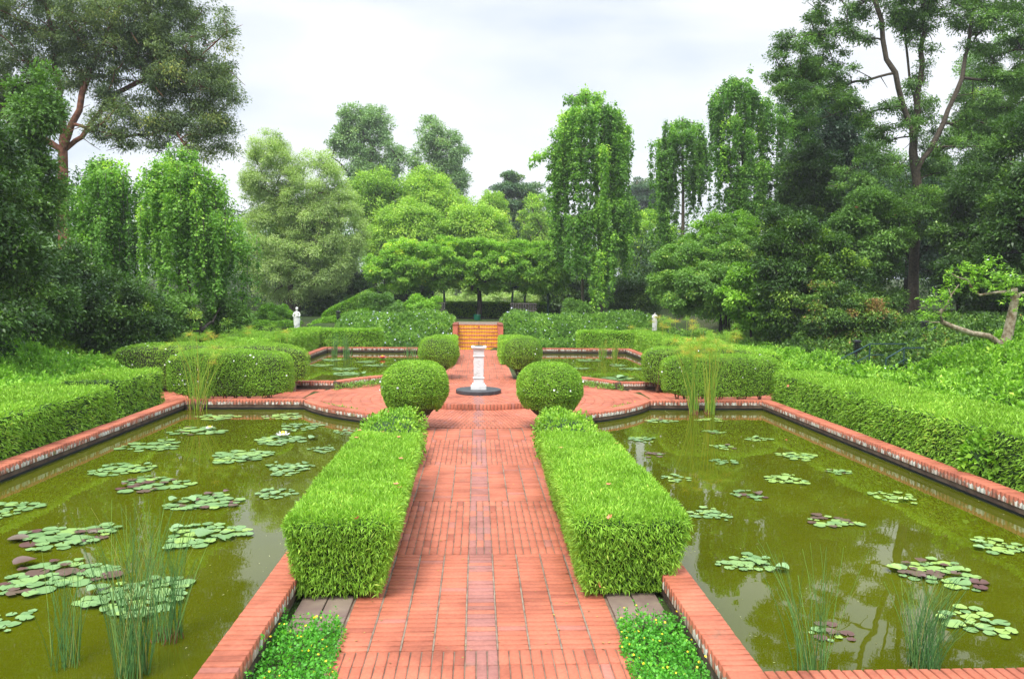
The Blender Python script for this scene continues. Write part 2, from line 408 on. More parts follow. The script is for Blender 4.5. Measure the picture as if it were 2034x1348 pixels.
# main path: alternating bands, near part (y 2.9 - 14.05) and far part (22.25 - 33.35)
def band(y0, y1, kind, HW=1.02):
    if kind == 'cross':
        nc = int(round((y1 - y0) / .0752)); p = (y1 - y0) / nc
        for k in range(nc):
            for c in range(-4, 5):
                xs = c * .2265
                B.append((xs, y0 + (k + .5) * p, .1065 - rng.random() * .001, p / 2 - .0040, rng.normal(0, .004), .004, bv(c == 0), .05))
    else:
        nr = int(round((y1 - y0) / .209)); p = (y1 - y0) / nr
        for k in range(nr):
            for c in range(-13, 14):
                B.append((c * .0755, y0 + (k + .5) * p, .0755 / 2 - .0045, p / 2 - .0040, rng.normal(0, .006), .004, bv(abs(c) <= 1), .05))
edges = [3.3, 5.24, 7.21, 9.09, 11.02, 12.93]
for k in range(5): band(edges[k], edges[k + 1] - .006, 'long' if k % 2 == 0 else 'cross')
# circle plaza
CY = 18.1; RO = 4.06; RI = 1.92
def ring(r0, r1, z, skip=None, h=.05):
    rm = (r0 + r1) / 2; n = int(round(2 * math.pi * rm / .0765))
    for k in range(n):
        a = 2 * math.pi * (k + .5) / n
        x, y = rm * math.cos(a), CY + rm * math.sin(a)
        if skip and skip(x, y): continue
        w = math.pi * rm / n - .0055
        B.append((x, y, (r1 - r0) / 2 - .003, w * (r0 / rm), a, z, bv(abs(x) < .11 and abs(a) > 0), h, r1 / r0 * .995))
# bricks between straight path and the circle on both sides, clipped to outside circle
def straight_fill(y0, y1, kind):
    nc = int(round((y1 - y0) / .0752)); p = (y1 - y0) / nc
    for k in range(nc):
        for c in range(-4, 5):
            x = c * .2265; y = y0 + (k + .5) * p
            if math.hypot(abs(x), y - CY) < RO + .07: continue
            B.append((x, y, .1065, p / 2 - .0040, rng.normal(0, .004), .004, bv(c == 0), .05))
straight_fill(12.93, 14.3, 0); straight_fill(21.9, 23.3, 0)
r = RO
while r > RI + .1:
    ring(r - .2195, r, .004); r -= .2195
r = RI
ring(RI - .11, RI, .125, h=.12); r = RI - .113
while r > .5:
    ring(r - .2195, r, .124); r -= .2195
e2 = [23.3, 25.2, 27.1, 29.0, 30.9, 32.2, 33.36]
for k in range(6): band(e2[k], e2[k + 1] - .006, 'cross' if k % 2 else 'long')
# cross arms
for s in (-1, 1):
    y = 16.62
    while y < 19.6:
        x = 3.2
        while x < 9.4:
            xx, yy = s * (x + .11), y + .0375
            if math.hypot(xx, yy - CY) > RO + .09: B.append((xx, yy, .1065, .0335, 0, .004, bv(), .05))
            x += .2265
        y += .0752
tag(link('brick_path', bricks_mesh('brick_path', B, M['brick'])), kind='structure')
# mortar bed (a thin sheet under bricks)
mb = MB()
mb.box((0, 8.6, -.035), (2.07, 11.1, .05))
mb.box((0, 27.8, -.035), (2.07, 11.1, .05))
for s in (-1, 1): mb.box((s * 6.8, 18.1, -.038), (5.6, 3.1, .05))
mb.lathe([(RO + .01, -.35), (RO + .01, -.010)], (0, CY, 0), 96)
mb.lathe([(RI - .01, -.01), (RI - .01, .117)], (0, CY, 0), 72)
for (ya, yb) in ((5.24, 7.2), (9.09, 11.01), (12.93, 14.0), (25.2, 27.09), (29.0, 30.89), (32.2, 33.35)):
    for c in range(-4, 4):
        yy = ya
        while yy < yb - .05:     # sandy joints run lengthwise, a little uneven
            h = min(rng.uniform(.2, .5), yb - yy); mb.box(((c + .5) * .2265 + rng.normal(0, .001), yy + h / 2, -.0105 + rng.normal(0, .0008)), (.0125, h - .002, .024)); yy += h
tag(mb.build('path_mortar', M['mortar']), kind='structure')
# stone slabs either side, in front of the clipped hedges
mb = MB()
for s in (-1, 1):
    for (x, w) in ((1.135, .2), (1.345, .2)):
        for (y, h) in ((5.995, .42), (5.73 - .06, .2)):
            mb.box((s * x, y, -.012 + rng.normal(0, .002)), (w, h, .05), bev=.004, rz=rng.normal(0, .006))
tag(mb.build('paving_slabs', M['slab']), kind='structure')

# ------------------------------------------------------------------ ponds
ZC = .20; ZW = -.01; CW = .235
def pond_outline(sx, sy):
    """inner (water side) outline; mirrored about CY when sy=-1"""
    pts = [(1.72, 4.5), (6.16, 4.5), (6.16, 16.3), (3.7, 16.3)]
    a0 = math.atan2(16.3 - CY, 3.7); Ra = math.hypot(3.7, 16.3 - CY)
    a1 = -math.acos(1.72 / Ra)
    for k in range(1, 17):
        a = a0 + (a1 - a0) * k / 16
        pts.append((Ra * math.cos(a), CY + Ra * math.sin(a)))
    if sy < 0: pts = [(x, 2 * CY - y) for x, y in pts]
    pts = [(x * sx, y) for x, y in pts]
    ar = sum(pts[i][0] * pts[(i + 1) % len(pts)][1] - pts[(i + 1) % len(pts)][0] * pts[i][1] for i in range(len(pts)))
    if ar < 0: pts.reverse()
    return np.array(pts)
def offset(pts, d):
    n = len(pts); out = []
    for i in range(n):
        p0, p1, p2 = pts[i - 1], pts[i], pts[(i + 1) % n]
        t1 = (p1 - p0) / np.linalg.norm(p1 - p0); t2 = (p2 - p1) / np.linalg.norm(p2 - p1)
        n1 = np.array([t1[1], -t1[0]]); n2 = np.array([t2[1], -t2[0]])
        m = n1 + n2; m /= np.linalg.norm(m); out.append(p1 + m * d / max(.3, m @ n1))
    return np.array(out)
def ring_mesh(mb, a, b, z0, z1, m=0, za=None):
    """solid band between outlines a (inner) and b (outer) from z0 to z1"""
    n = len(a)
    vs = [(p[0], p[1], z0) for p in a] + [(p[0], p[1], z1) for p in a] + [(p[0], p[1], z0) for p in b] + [(p[0], p[1], z1) for p in b]
    fs = []
    for i in range(n):
        k = (i + 1) % n
        fs += [(i, i + n, k + n, k), (2 * n + i, 2 * n + k, 3 * n + k, 3 * n + i), (n + i, 3 * n + i, 3 * n + k, n + k)]
    mb.add(vs, fs, m)
pond_labels = {(-1, 1): 'brick-edged pond wall around the near left lily pond', (1, 1): 'brick-edged pond wall around the near right lily pond',
               (-1, -1): 'brick-edged pond wall around the far left pond, behind the round bushes', (1, -1): 'brick-edged pond wall around the far right pond, behind the round bushes'}
for (sx, sy), lab in pond_labels.items():
    inn = pond_outline(sx, sy)
    root = empty('pond_wall', (float(inn[:, 0].mean()), float(inn[:, 1].mean()), 0))
    tag(root, lab, 'pond wall', 'brick walls around the four ponds')
    out = offset(inn, CW)
    n = len(inn); Bc = []
    zt = ZC
    for i in range(n):
        p, q = inn[i], inn[(i + 1) % n]; L = np.linalg.norm(q - p); t = (q - p) / L; nn = np.array([t[1], -t[0]])
        po, qo = out[i], out[(i + 1) % n]; Lo = np.linalg.norm(qo - po)
        k = max(1, int(round(max(L, Lo) / .0765)))
        rot = math.atan2(nn[1], nn[0])
        for c in range(k):
            f = (c + .5) / k
            pi = p + (q - p) * f; pq = po + (qo - po) * f; mid = (pi + pq) / 2; dv = pq - pi
            # mitred corners: brick length stays CW, direction normal to the edge
            if L > .5:
                dn = (po - p) @ t; s0 = f * L
                mid = p + t * (s0) + nn * CW / 2
                Bc.append((mid[0], mid[1], CW / 2, L / k / 2 - .0052, rot, zt, bv(), .105))
            else:
                Bc.append((mid[0], mid[1], CW / 2, L / k / 2 - .0045, math.atan2(dv[1], dv[0]), zt, bv(), .105, (Lo / L)))
        if L > .5 or np.linalg.norm(inn[i - 1] - p) > .5:   # corner block
            cc = (p + po) / 2
            if np.linalg.norm(po - p) > CW * 1.2: Bc.append((cc[0], cc[1], CW / 2 - .003, CW / 2 - .003, rot, zt - .001, bv(), .105))
    link('coping', bricks_mesh('coping', Bc, M['coping']), root)
    mb = MB(); ring_mesh(mb, offset(inn, .008), offset(inn, CW - .008), .03, ZC - .014)
    mb.build('coping_mortar', M['darkmortar'], root)
    mb = MB(); ring_mesh(mb, offset(inn, .035), offset(inn, .14), -.55, .088)
    mb.build('pond_lining', M['pondwall'], root)
    mb = MB(); ring_mesh(mb, offset(inn, .15), offset(inn, CW - .02), -.3, .087)
    mb.build('outer_face', M['outerwall'], root)
    w = offset(inn, .05)
    mb = MB(); mb.add([(p[0], p[1], ZW) for p in w], [tuple(range(len(w)))])
    tag(mb.build('pond_water', M['water']), kind='structure')

# ------------------------------------------------------------------ leaf clouds
def leaves_mesh(name, C, D, Nn, L, W, v, material, bend=.15):
    n = len(C); D = nrm(D); S = nrm(np.cross(D, Nn)); U = np.cross(S, D)
    L = np.broadcast_to(L, n)[:, None]; W = np.broadcast_to(W, n)[:, None]
    mid = C + D * L * .42 + U * L * bend * .5
    tip = C + D * L - np.array([0, 0, 1.0]) * L * bend * .5
    V = np.stack([C, mid + S * W / 2, tip, mid - S * W / 2], 1).reshape(-1, 3)
    Fq = np.arange(4 * n).reshape(-1, 4)
    return mesh_np(name, V, Fq, material, attrs={'v': np.clip(v, 0, 1)})
def sample_surface(V, Fq, n):
    V = np.asarray(V, float); tri = []
    for f in Fq:
        for k in range(1, len(f) - 1): tri.append((f[0], f[k], f[k + 1]))
    tri = np.array(tri); a, b, c = V[tri[:, 0]], V[tri[:, 1]], V[tri[:, 2]]
    cr = np.cross(b - a, c - a); ar = np.linalg.norm(cr, axis=1)
    idx = rng.choice(len(tri), n, p=ar / ar.sum())
    u, w = rng.random(n), rng.random(n); fl = u + w > 1; u[fl] = 1 - u[fl]; w[fl] = 1 - w[fl]
    return a[idx] + (b[idx] - a[idx]) * u[:, None] + (c[idx] - a[idx]) * w[:, None], nrm(cr)[idx]
def lumps(Pt, s, seed=0.0):
    x, y, z = Pt[:, 0] * s, Pt[:, 1] * s, Pt[:, 2] * s
    return (np.sin(x * 1.7 + 1.3 * np.sin(y * 1.1 + seed) + seed) + np.sin(y * 2.1 + 1.1 * np.sin(z * 1.9 + x) + 2 * seed) + np.sin(z * 1.5 + x * .8 - y * .6 + 3 * seed)) / 3
def flower_mesh(m, r=.02, n=5, name='flower'):
    mb = MB()
    for k in range(n):
        a = 2 * math.pi * k / n; c, s = math.cos(a), math.sin(a)
        def q(u, v, z): return (u * c - v * s, u * s + v * c, z)
        mb.add([q(0, 0, 0), q(r * .6, -r * .42, r * .35), q(r * 1.1, 0, r * .5), q(r * .6, r * .42, r * .35)], [(0, 1, 2, 3)])
    mb.add([(-r * .15, -r * .15, r * .25), (r * .15, -r * .15, r * .25), (0, r * .2, r * .25)], [(0, 1, 2)])
    return mb.mesh(name, m)
FL = {'pink': flower_mesh(M['petal'], .022), 'white': flower_mesh(M['petalw'], .02), 'salmon': flower_mesh(M['petalo'], .028), 'coral': flower_mesh(M['petalo'], .09)}
def put_flowers(parent, kind, P_, N_, n, name='flower', sc=1.0):
    me = FL[kind]
    for i in rng.choice(len(P_), n, replace=False):
        o = bpy.data.objects.new(name, me); COL.objects.link(o); o.parent = parent
        p = P_[i] + N_[i] * .03
        o.location = (p[0] - parent.location[0], p[1] - parent.location[1], p[2] - parent.location[2])
        nv = N_[i]; o.rotation_euler = (math.atan2(-nv[1], max(nv[2], .01)) * .8, math.atan2(nv[0], max(nv[2], .01)) * .8, rng.random() * 6)
        o.scale = (sc,) * 3
def hedge(name, label, cat, V, Fq, n, L, W, lm, group=None, depth=.07, lump=.02, style='tuft', kind=None, core=None, flowers=None, ls=1.6, vb=0.0, core_in=.045, parent=None, fl_filter=None):
    V = np.asarray(V, float)
    cen = V.mean(0); base = (cen[0], cen[1], V[:, 2].min())
    if parent is None:
        root = empty(name, base); tag(root, label, cat, group, kind)
    else: root = parent
    # core, shrunk along vertex normals
    vn = np.zeros_like(V)
    for f in Fq:
        nn = np.cross(V[f[1]] - V[f[0]], V[f[2]] - V[f[0]])
        for i in f: vn[i] += nn / (np.linalg.norm(nn) + 1e-9)
    Vc = V - nrm(vn) * core_in * 1.5
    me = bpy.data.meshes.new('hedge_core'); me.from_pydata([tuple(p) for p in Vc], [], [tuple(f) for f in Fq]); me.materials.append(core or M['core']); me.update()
    link('inner_filler', me, root)  # solid dark filler added inside, behind the leaves
    Pt, Nn = sample_surface(V, Fq, n)
    keep = Nn[:, 2] > -.6; Pt, Nn = Pt[keep], Nn[keep]; n = len(Pt)
    sd = rng.random() * 10
    Pt = Pt + Nn * (lump * lumps(Pt, ls * 3, sd))[:, None] - Nn * (rng.random(n) ** 1.5 * depth)[:, None]
    up = np.array([0, 0, 1.0])
    rd = randdir(n)
    if style == 'tuft':      # narrow pointed leaves, upright on top, drooping down the sides
        top = np.clip(Nn[:, 2], 0, 1)[:, None]
        D = nrm(Nn * .75 + rd * .75 + up * (.35 * top) - up * (.35 * (1 - top)))
        NN = nrm(Nn * .6 + rd[::-1] * .8 + up * .4)
    else:                    # small clipped leaves lying on the surface
        D = nrm(Nn * .35 + rd * .9)
        NN = nrm(Nn + randdir(n) * .7 + up * .3)
    v = .42 + vb + .16 * lumps(Pt, ls * 4, sd + 3) + .12 * lumps(Pt, ls * 1.3, sd + 5) + rng.normal(0, .2, n)
    Ls = L * rng.uniform(.6, 1.25, n)
    link('foliage', leaves_mesh('foliage', Pt, D, NN, Ls, Ls * W / L, v, lm), root)
    if flowers:
        for (k, cnt, *sc) in flowers:
            sel = np.where((Nn[:, 2] > -.2) & (fl_filter(Pt) if fl_filter else True))[0]
            put_flowers(root, k, Pt[sel], Nn[sel], cnt, sc=sc[0] if sc else 1.0)
    return root
def hexa(bl, tl, nb=(1, 1)):
    """bottom 4 + top 4 corners (ccw seen from above)"""
    V = np.array(list(bl) + list(tl), float)
    return V, [(4, 5, 6, 7), (0, 1, 5, 4), (1, 2, 6, 5), (2, 3, 7, 6), (3, 0, 4, 7)]
def boxV(x0, x1, y0, y1, z0, z1, flare=0.0, rnd=.05):
    f = flare; r = rnd
    lv = []
    for z, ins in ((z0, f), (z1 - r, 0), (z1 - r * .3, r * .3), (z1, r)):
        lv += [(x0 + ins, y0 + ins, z), (x1 - ins, y0 + ins, z), (x1 - ins, y1 - ins, z), (x0 + ins, y1 - ins, z)]
    fs = [(12, 13, 14, 15)]
    for l in range(3):
        for i in range(4): fs.append((l * 4 + i, l * 4 + (i + 1) % 4, l * 4 + 4 + (i + 1) % 4, l * 4 + 4 + i))
    return np.array(lv, float), fs
def superell(c, rad, e1=.8, e2=.8, nu=24, nv=12, zcut=-1.0, shrinkbot=0.0):
    def pw(a, e): return np.sign(a) * np.abs(a) ** e
    vs = []; fs = []
    v = np.linspace(-np.pi / 2, np.pi / 2, nv + 1); u = np.arange(nu) * 2 * np.pi / nu
    for b in v:
        z = pw(np.sin(b), e1)
        k = pw(np.cos(b), e1) * (1 - shrinkbot * max(0, -z))
        for a in u: vs.append((c[0] + rad[0] * k * pw(np.cos(a), e2), c[1] + rad[1] * k * pw(np.sin(a), e2), c[2] + rad[2] * max(z, zcut)))
    for i in range(nv):
        for jj in range(nu):
            fs.append((i * nu + jj, i * nu + (jj + 1) % nu, (i + 1) * nu + (jj + 1) % nu, (i + 1) * nu + jj))
    return np.array(vs), fs

# --- the two clipped hedges flanking the path
for s, lab in ((-1, 'square-cut bright green hedge left of the brick path, in the foreground'), (1, 'square-cut bright green hedge right of the brick path, in the foreground')):
    xa, xb = (-1.58, -.66) if s < 0 else (.72, 1.72)
    if s < 0: bl = [(-1.47, 6.13, 0), (-.83, 6.13, 0), (-.90, 9.75, 0), (-1.46, 9.75, 0)]; tl = [(-1.57, 6.03, .70), (-.68, 6.03, .70), (-.74, 9.85, .70), (-1.60, 9.85, .70)]
    else: bl = [(.86, 6.13, 0), (1.53, 6.13, 0), (1.50, 9.75, 0), (.90, 9.75, 0)]; tl = [(.74, 6.03, .70), (1.70, 6.03, .70), (1.66, 9.85, .70), (.76, 9.85, .70)]
    bl = np.array(bl); tl = np.array(tl); cc = tl.mean(0)
    mid = tl + (0, 0, -.06); mid[:, 2] = .64
    t2 = tl + (cc - tl) * np.array([.06, .03, 0]); 
    V = np.concatenate([bl + (0, 0, .05), mid, t2]); Fq = [(8, 9, 10, 11)] + [(l * 4 + i, l * 4 + (i + 1) % 4, l * 4 + 4 + (i + 1) % 4, l * 4 + 4 + i) for l in range(2) for i in range(4)]
    rt = hedge('clipped_hedge', lab, 'hedge', V, Fq, 105000, .052, .0085, M['bamboo'], 'square hedges beside the path', depth=.08, lump=.02, flowers=[('salmon', 9)])
    # stems under the skirt
    for k in range(16):
        x = rng.uniform(min(bl[:, 0]) + .03, max(bl[:, 0]) - .03); y = 6.24 if k < 9 else rng.uniform(6.3, 9.7)
        Vt, Ft = tube_np([np.array([(x, y, -.01), (x + rng.normal(0, .02), y, .12), (x + rng.normal(0, .05), y, .3)])], [np.array([.009, .008, .006])], 5)
        link('stem', mesh_np('stem', Vt, Ft, M['barkdark']), rt)
# --- the small square hedges in the same place beyond the sundial
for s, lab in ((-1, 'small square hedge half hidden behind the far left round bush'), (1, 'small square hedge half hidden behind the far right round bush')):
    V, Fq = boxV(min(s * .82, s * 1.7), max(s * .82, s * 1.7), 26.4, 30.1, .03, .8)
    hedge('clipped_hedge', lab, 'hedge', V, Fq, 14000, .09, .028, M['bamboo'], 'square hedges beside the path')
# --- low leafy shrubs between hedge and round bush
for s, lab in ((-1, 'low loose bright green shrub between left square hedge and round bush'), (1, 'low loose bright green shrub between right square hedge and round bush')):
    V, Fq = superell((s * 1.26, 11.2, .33), (.44, 1.15, .38), .8, .8)
    V[:, 0] += s * .0
    hedge('leafy_shrub', lab, 'shrub', V, Fq, 9000, .055, .026, M['lime'], 'loose shrubs beside the path', depth=.16, lump=.10, style='tuft', ls=2.2, vb=.08)
# --- round clipped bushes
for sx, sy, lab in ((-1, 1, 'round clipped bush left of the sundial, nearest pair'), (1, 1, 'round clipped bush right of the sundial, nearest pair'),
                    (-1, -1, 'round clipped bush at left of the path behind the sundial'), (1, -1, 'round clipped bush at right of the path behind the sundial')):
    y = 14.0 if sy > 0 else 22.25
    x = {(-1, 1): -1.17, (1, 1): 1.30, (-1, -1): -1.15, (1, -1): 1.27}[(sx, sy)]
    V, Fq = superell((x, y, .68), (.60, .62, .56), .72, .92, 28, 16, shrinkbot=.35)
    V = V + nrm(V - [x, y, .68]) * (.035 * lumps(V, 3.2, x * 3 + y))[:, None] * [1, 1, .7]
    n = 42000 if sy > 0 else 24000
    rt = hedge('round_bush', lab, 'bush', V, Fq, n, .028, .016, M['box'], 'round clipped bushes around the sundial', depth=.05, lump=.022, style='clip', ls=2.0, flowers=[('white', 16 if sy > 0 else 8, 1.0)], core=M['core2'], fl_filter=lambda p: p[:, 2] < .95)
    ps = []; rs = []
    for k in range(14):
        a = rng.random() * 6.28; r0 = rng.uniform(0, .12); r1 = rng.uniform(.15, .38)
        ps.append(np.array([(x + r0 * math.cos(a), y + r0 * math.sin(a), -.01), (x + (r0 + r1) / 2 * math.cos(a), y + (r0 + r1) / 2 * math.sin(a), .14), (x + r1 * math.cos(a), y + r1 * math.sin(a), .34)])); rs.append(np.array([.014, .010, .007]))
    Vt, Ft = tube_np(ps, rs, 5); link('stems', mesh_np('stems', Vt, Ft, M['bark']), rt)
# --- long rounded hedges across the side paths
def round_hedge(x0, x1, y, ry, ztop, z0, lab, n, flowers, sw=0.0, e1=.42):
    V, Fq = superell(((x0 + x1) / 2, y, (ztop + z0) / 2), ((x1 - x0) / 2, ry, (ztop - z0) / 2), e1, .55, 36, 14)
    rt = hedge('rounded_hedge', lab, 'hedge', V, Fq, n, .034, .017, M['box'], 'round-topped hedges at the ends of the cross path', depth=.08, lump=.045, style='clip', ls=1.2, flowers=[('white', flowers, 1.05)], core=M['core2'], fl_filter=lambda p: p[:, 1] < y)
    ps = []; rs = []
    nst = int((x1 - x0) * 3.2)
    for k in range(nst):
        bx = x0 + .25 + (x1 - x0 - .5) * (k + rng.uniform(.2, .8)) / nst; by = y + rng.uniform(-.2, .2)
        for q in range(4):
            dx, dy = rng.normal(0, .13), rng.normal(0, .10)
            ps.append(np.array([(bx, by, -.02), (bx + dx * .4, by + dy * .4, .16), (bx + dx * .8, by + dy, .34), (bx + dx * 1.5, by + dy * 1.5, .6)])); rs.append(np.array([.016, .012, .009, .006]))
    Vt, Ft = tube_np(ps, rs, 5); link('stems', mesh_np('stems', Vt, Ft, M['stemtan']), rt)
round_hedge(-6.85, -4.15, 17.25, .5, 1.17, .10, 'front round-topped hedge on bare stems behind near left pond', 60000, 34)
round_hedge(-9.0, -4.25, 19.35, .5, 1.18, .10, 'rear round-topped hedge left of the cross path, beside far pond', 50000, 16)
round_hedge(4.15, 6.85, 17.25, .5, 1.13, .12, 'front round-topped hedge on bare stems behind near right pond', 56000, 14)
round_hedge(4.15, 7.2, 19.35, .5, 1.17, .10, 'rear round-topped hedge right of the cross path, beside far pond', 46000, 12)
# --- outer square hedges
def sq(x0, x1, y0, y1, z1, lab, n, L=.06, W=.013, fl=0, m='bamboo', z0=.03, name='clipped_hedge', grp='square hedges along the outer pond edges', lump=.04, zoff=0.0):
    V, Fq = boxV(x0, x1, y0, y1, z0, z1, 0, .07)
    return hedge(name, lab, 'hedge', V, Fq, n, L, W, M[m], grp, depth=.09, lump=lump, flowers=[('salmon', fl)] if fl else None, ls=.9)
sq(-8.1, -6.46, 6.0, 13.8, .80, 'long square hedge along the outer edge of near left pond', 70000, .07, .016, 3)
sq(-7.75, -6.60, 14.4, 16.3, .86, 'short square hedge block beyond the long hedge at near left pond', 16000, .06, .016, 3)
sq(6.52, 7.95, 9.78, 14.75, .82, 'long square hedge along the outer edge of near right pond', 46000, .068, .016, 2)
sq(6.50, 8.0, 3.6, 9.5, .86, 'square hedge at the right frame edge beside near right pond', 50000, .07, .016, 2)
sq(6.60, 7.6, 14.9, 16.95, .80, 'short square hedge block at the back corner of near right pond', 17000, .06, .016, 1)
V, Fq = superell((6.72, 9.62, .34), (.36, .42, .34), .8, .9)
hedge('broadleaf_shrub', 'broad-leaved shrub with pink flowers pushing out of the right hedge', 'shrub', V, Fq, 2600, .10, .06, M['lime'], depth=.15, lump=.08, flowers=[('pink', 5, 1.4)])
# far pond hedges
sq(-6.5, -4.05, 31.95, 32.75, .90, 'square hedge across the back of the far left pond', 22000, .09, .03)
sq(4.25, 6.7, 31.95, 32.75, .88, 'square hedge across the back of the far right pond', 22000, .09, .03)
sq(-7.6, -6.55, 26.3, 32.9, .92, 'square hedge along the outer side of the far left pond', 30000, .09, .03)
sq(6.55, 7.7, 26.6, 32.9, .88, 'square hedge along the outer side of the far right pond', 30000, .09, .03)
sq(-8.2, -6.7, 20.6, 26.0, .92, 'square hedge at the near outer corner of the far left pond', 30000, .085, .028)
sq(6.75, 8.3, 20.6, 26.3, .90, 'square hedge at the near outer corner of the far right pond', 30000, .085, .028)

# ------------------------------------------------------------------ ground cover beds
def bed(name, label, cat, poly_fn, x0, x1, y0, y1, h, amp, n, L, W, lm, step=.5, seed=1.0, kind='stuff', flowers=None, ls=1.0, group=None, topfn=None):
    """a planting that follows the ground: a bumpy grid core and leaf tufts on it; poly_fn(x,y) -> bool keep"""
    xs = np.arange(x0, x1 + step * .5, step); ys = np.arange(y0, y1 + step * .5, step)
    X, Y = np.meshgrid(xs, ys)
    edge = np.minimum.reduce([X - x0, x1 - X, Y - y0, y1 - Y]); ed = sm(edge, -.01, min(.5, h))
    pts = np.stack([X.ravel(), Y.ravel(), np.zeros(X.size)], -1)
    b = lumps(pts, ls, seed).reshape(X.shape)
    top = T(X, Y) + (h + amp * b) * (.35 + .65 * ed) if topfn is None else topfn(X, Y) + amp * b
    V = np.stack([X, Y, top], -1).reshape(-1, 3); nx = len(xs); ny = len(ys)
    Fq = []
    for i in range(ny - 1):
        for k in range(nx - 1):
            if poly_fn is None or poly_fn(xs[k] + step / 2, ys[i] + step / 2):
                a = i * nx + k; Fq.append((a, a + 1, a + nx + 1, a + nx))
    used = sorted({i for f in Fq for i in f}); mp = {o: k for k, o in enumerate(used)}
    V = V[used]; Fq = [tuple(mp[i] for i in f) for f in Fq]
    # boundary skirt
    from collections import Counter
    ec = Counter()
    for f in Fq:
        for q in range(4):
            ec[frozenset((f[q], f[(q + 1) % 4]))] += 1
    nb = len(V); Vd = V.copy(); Vd[:, 2] = T(V[:, 0], V[:, 1]) - .02
    Fs = []
    for f in Fq:
        for q in range(4):
            a, c = f[q], f[(q + 1) % 4]
            if ec[frozenset((a, c))] == 1: Fs.append((c, a, a + nb, c + nb))
    VV = np.concatenate([V, Vd]); FF = Fq + Fs
    root = empty(name, (float(V[:, 0].mean()), float(V[:, 1].mean()), float(Vd[:, 2].min()))); tag(root, label, cat, group, kind)
    Vc = VV.copy(); Vc[:nb, 2] -= .10
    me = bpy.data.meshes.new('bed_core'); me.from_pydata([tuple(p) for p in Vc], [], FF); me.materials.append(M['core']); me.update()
    link('inner_filler', me, root)  # solid dark filler added under the leaf tufts
    Pt, Nn = sample_surface(VV, [tuple(f) for f in FF], n // 7)
    m7 = 7
    Pt = np.repeat(Pt, m7, 0); Nn = np.repeat(Nn, m7, 0); k = len(Pt)
    rv = np.repeat(rng.normal(0, .16, k // m7), m7); hh = np.repeat(rng.normal(0, .05 + amp * .15, k // m7), m7)
    up = np.array([0, 0, 1.0]); rd = randdir(k)
    Pt = Pt + up * (hh - rng.random(k) * .08)[:, None] + rd * L * .25
    D = nrm(rd * .9 + up * .55 + Nn * .35); NN = nrm(up * .9 + randdir(k) * .6)
    Ls = L * rng.uniform(.6, 1.25, k)
    v = .45 + .2 * lumps(Pt, ls * 2, seed + 2) + rv + rng.normal(0, .12, k)
    link('foliage', leaves_mesh('foliage', Pt, D, NN, Ls, Ls * W / L, v, lm), root)
    if flowers:
        fm, cnt, r = flowers
        ii = rng.choice(k, cnt, replace=False); c = Pt[ii] + up * .05
        vs = []; a = np.arange(5) * 2 * np.pi / 5
        nv = nrm(np.array([0, -.5, .8]) + rng.normal(0, .3, (cnt, 3))); u = nrm(np.cross(nv, [1.0, 0, 0])); w = np.cross(nv, u)
        rr = r * rng.uniform(.7, 1.2, cnt)
        V5 = c[:, None] + rr[:, None, None] * (np.cos(a)[None, :, None] * u[:, None] + np.sin(a)[None, :, None] * w[:, None])
        Vc_ = np.concatenate([V5, (c + nv * rr[:, None] * .3)[:, None]], 1).reshape(-1, 3)
        bs = np.arange(cnt)[:, None, None] * 6; tri = np.array([(i, (i + 1) % 5, 5) for i in range(5)])[None]
        tag(link('blossom', mesh_np('blossom', Vc_, (bs + tri).reshape(-1, 3), fm), root), kind='stuff')
    return root
# foreground ground-cover patches with yellow flowers
bed('ground_cover', 'low green ground cover dotted with yellow flowers, bottom left of path', 'ground cover', (lambda x, y: x < -(.93 + max(0, y - 4.5) * .09)), -1.47, -.90, 2.6, 5.68, .05, .02, 26000, .024, .017, M['peanut'], .06, 2.0, flowers=(M['petaly'], 130, .009), ls=5)
bed('ground_cover', 'low green ground cover dotted with yellow flowers, bottom right of path', 'ground cover', (lambda x, y: x > (.95 + max(0, y - 4.5) * .08)), .92, 1.47, 2.6, 5.68, .05, .02, 26000, .024, .017, M['peanut'], .06, 5.0, flowers=(M['petaly'], 130, .009), ls=5)
# periwinkle slopes either side of the steps
bed('periwinkle_bed', 'periwinkle bed sloping up on the left of the yellow steps', 'flower bed', None, -6.4, -1.12, 33.0, 37.4, .34, .20, 60000, .10, .05, M['peri'], .35, 1.0, flowers=(M['petalb'], 420, .035), ls=1.4)
bed('periwinkle_bed', 'periwinkle bed sloping up on the right of the yellow steps', 'flower bed', None, 1.12, 10.4, 33.0, 37.4, .36, .20, 90000, .10, .05, M['peri'], .35, 4.0, flowers=(M['petalb'], 340, .035), ls=1.4)
# small weeds at the plaza edge
def weeds(x0, y0, x1, y1, n, lab, sp=.10, h=.09):
    k = n; t = rng.random(k)
    c = np.stack([x0 + (x1 - x0) * t + rng.normal(0, .04, k), y0 + (y1 - y0) * t + rng.normal(0, sp, k), np.full(k, .0)], -1)
    nn = 26; C = np.repeat(c, nn, 0); K = len(C)
    C = C + rng.normal(0, .035, (K, 3)) * [1, 1, 0]; C[:, 2] = rng.random(K) * h
    D = nrm(randdir(K) + [0, 0, .9]); L = rng.uniform(.03, .07, K)
    o = link('weeds', leaves_mesh('weeds', C, D, nrm(randdir(K) + [0, 0, 1.2]), L, L * .4, rng.normal(.5, .2, K), M['peri']))
    tag(o, lab, 'weeds', 'weeds along the round plaza', 'stuff')
weeds(-3.5, 16.7, -2.3, 15.3, 34, 'small weeds along the near left edge of the round plaza')
weeds(3.5, 16.7, 2.4, 15.4, 30, 'small weeds along the near right edge of the round plaza')
weeds(-3.7, 19.45, -2.0, 21.2, 60, 'small weeds along the far left edge of the round plaza', .14, .14)
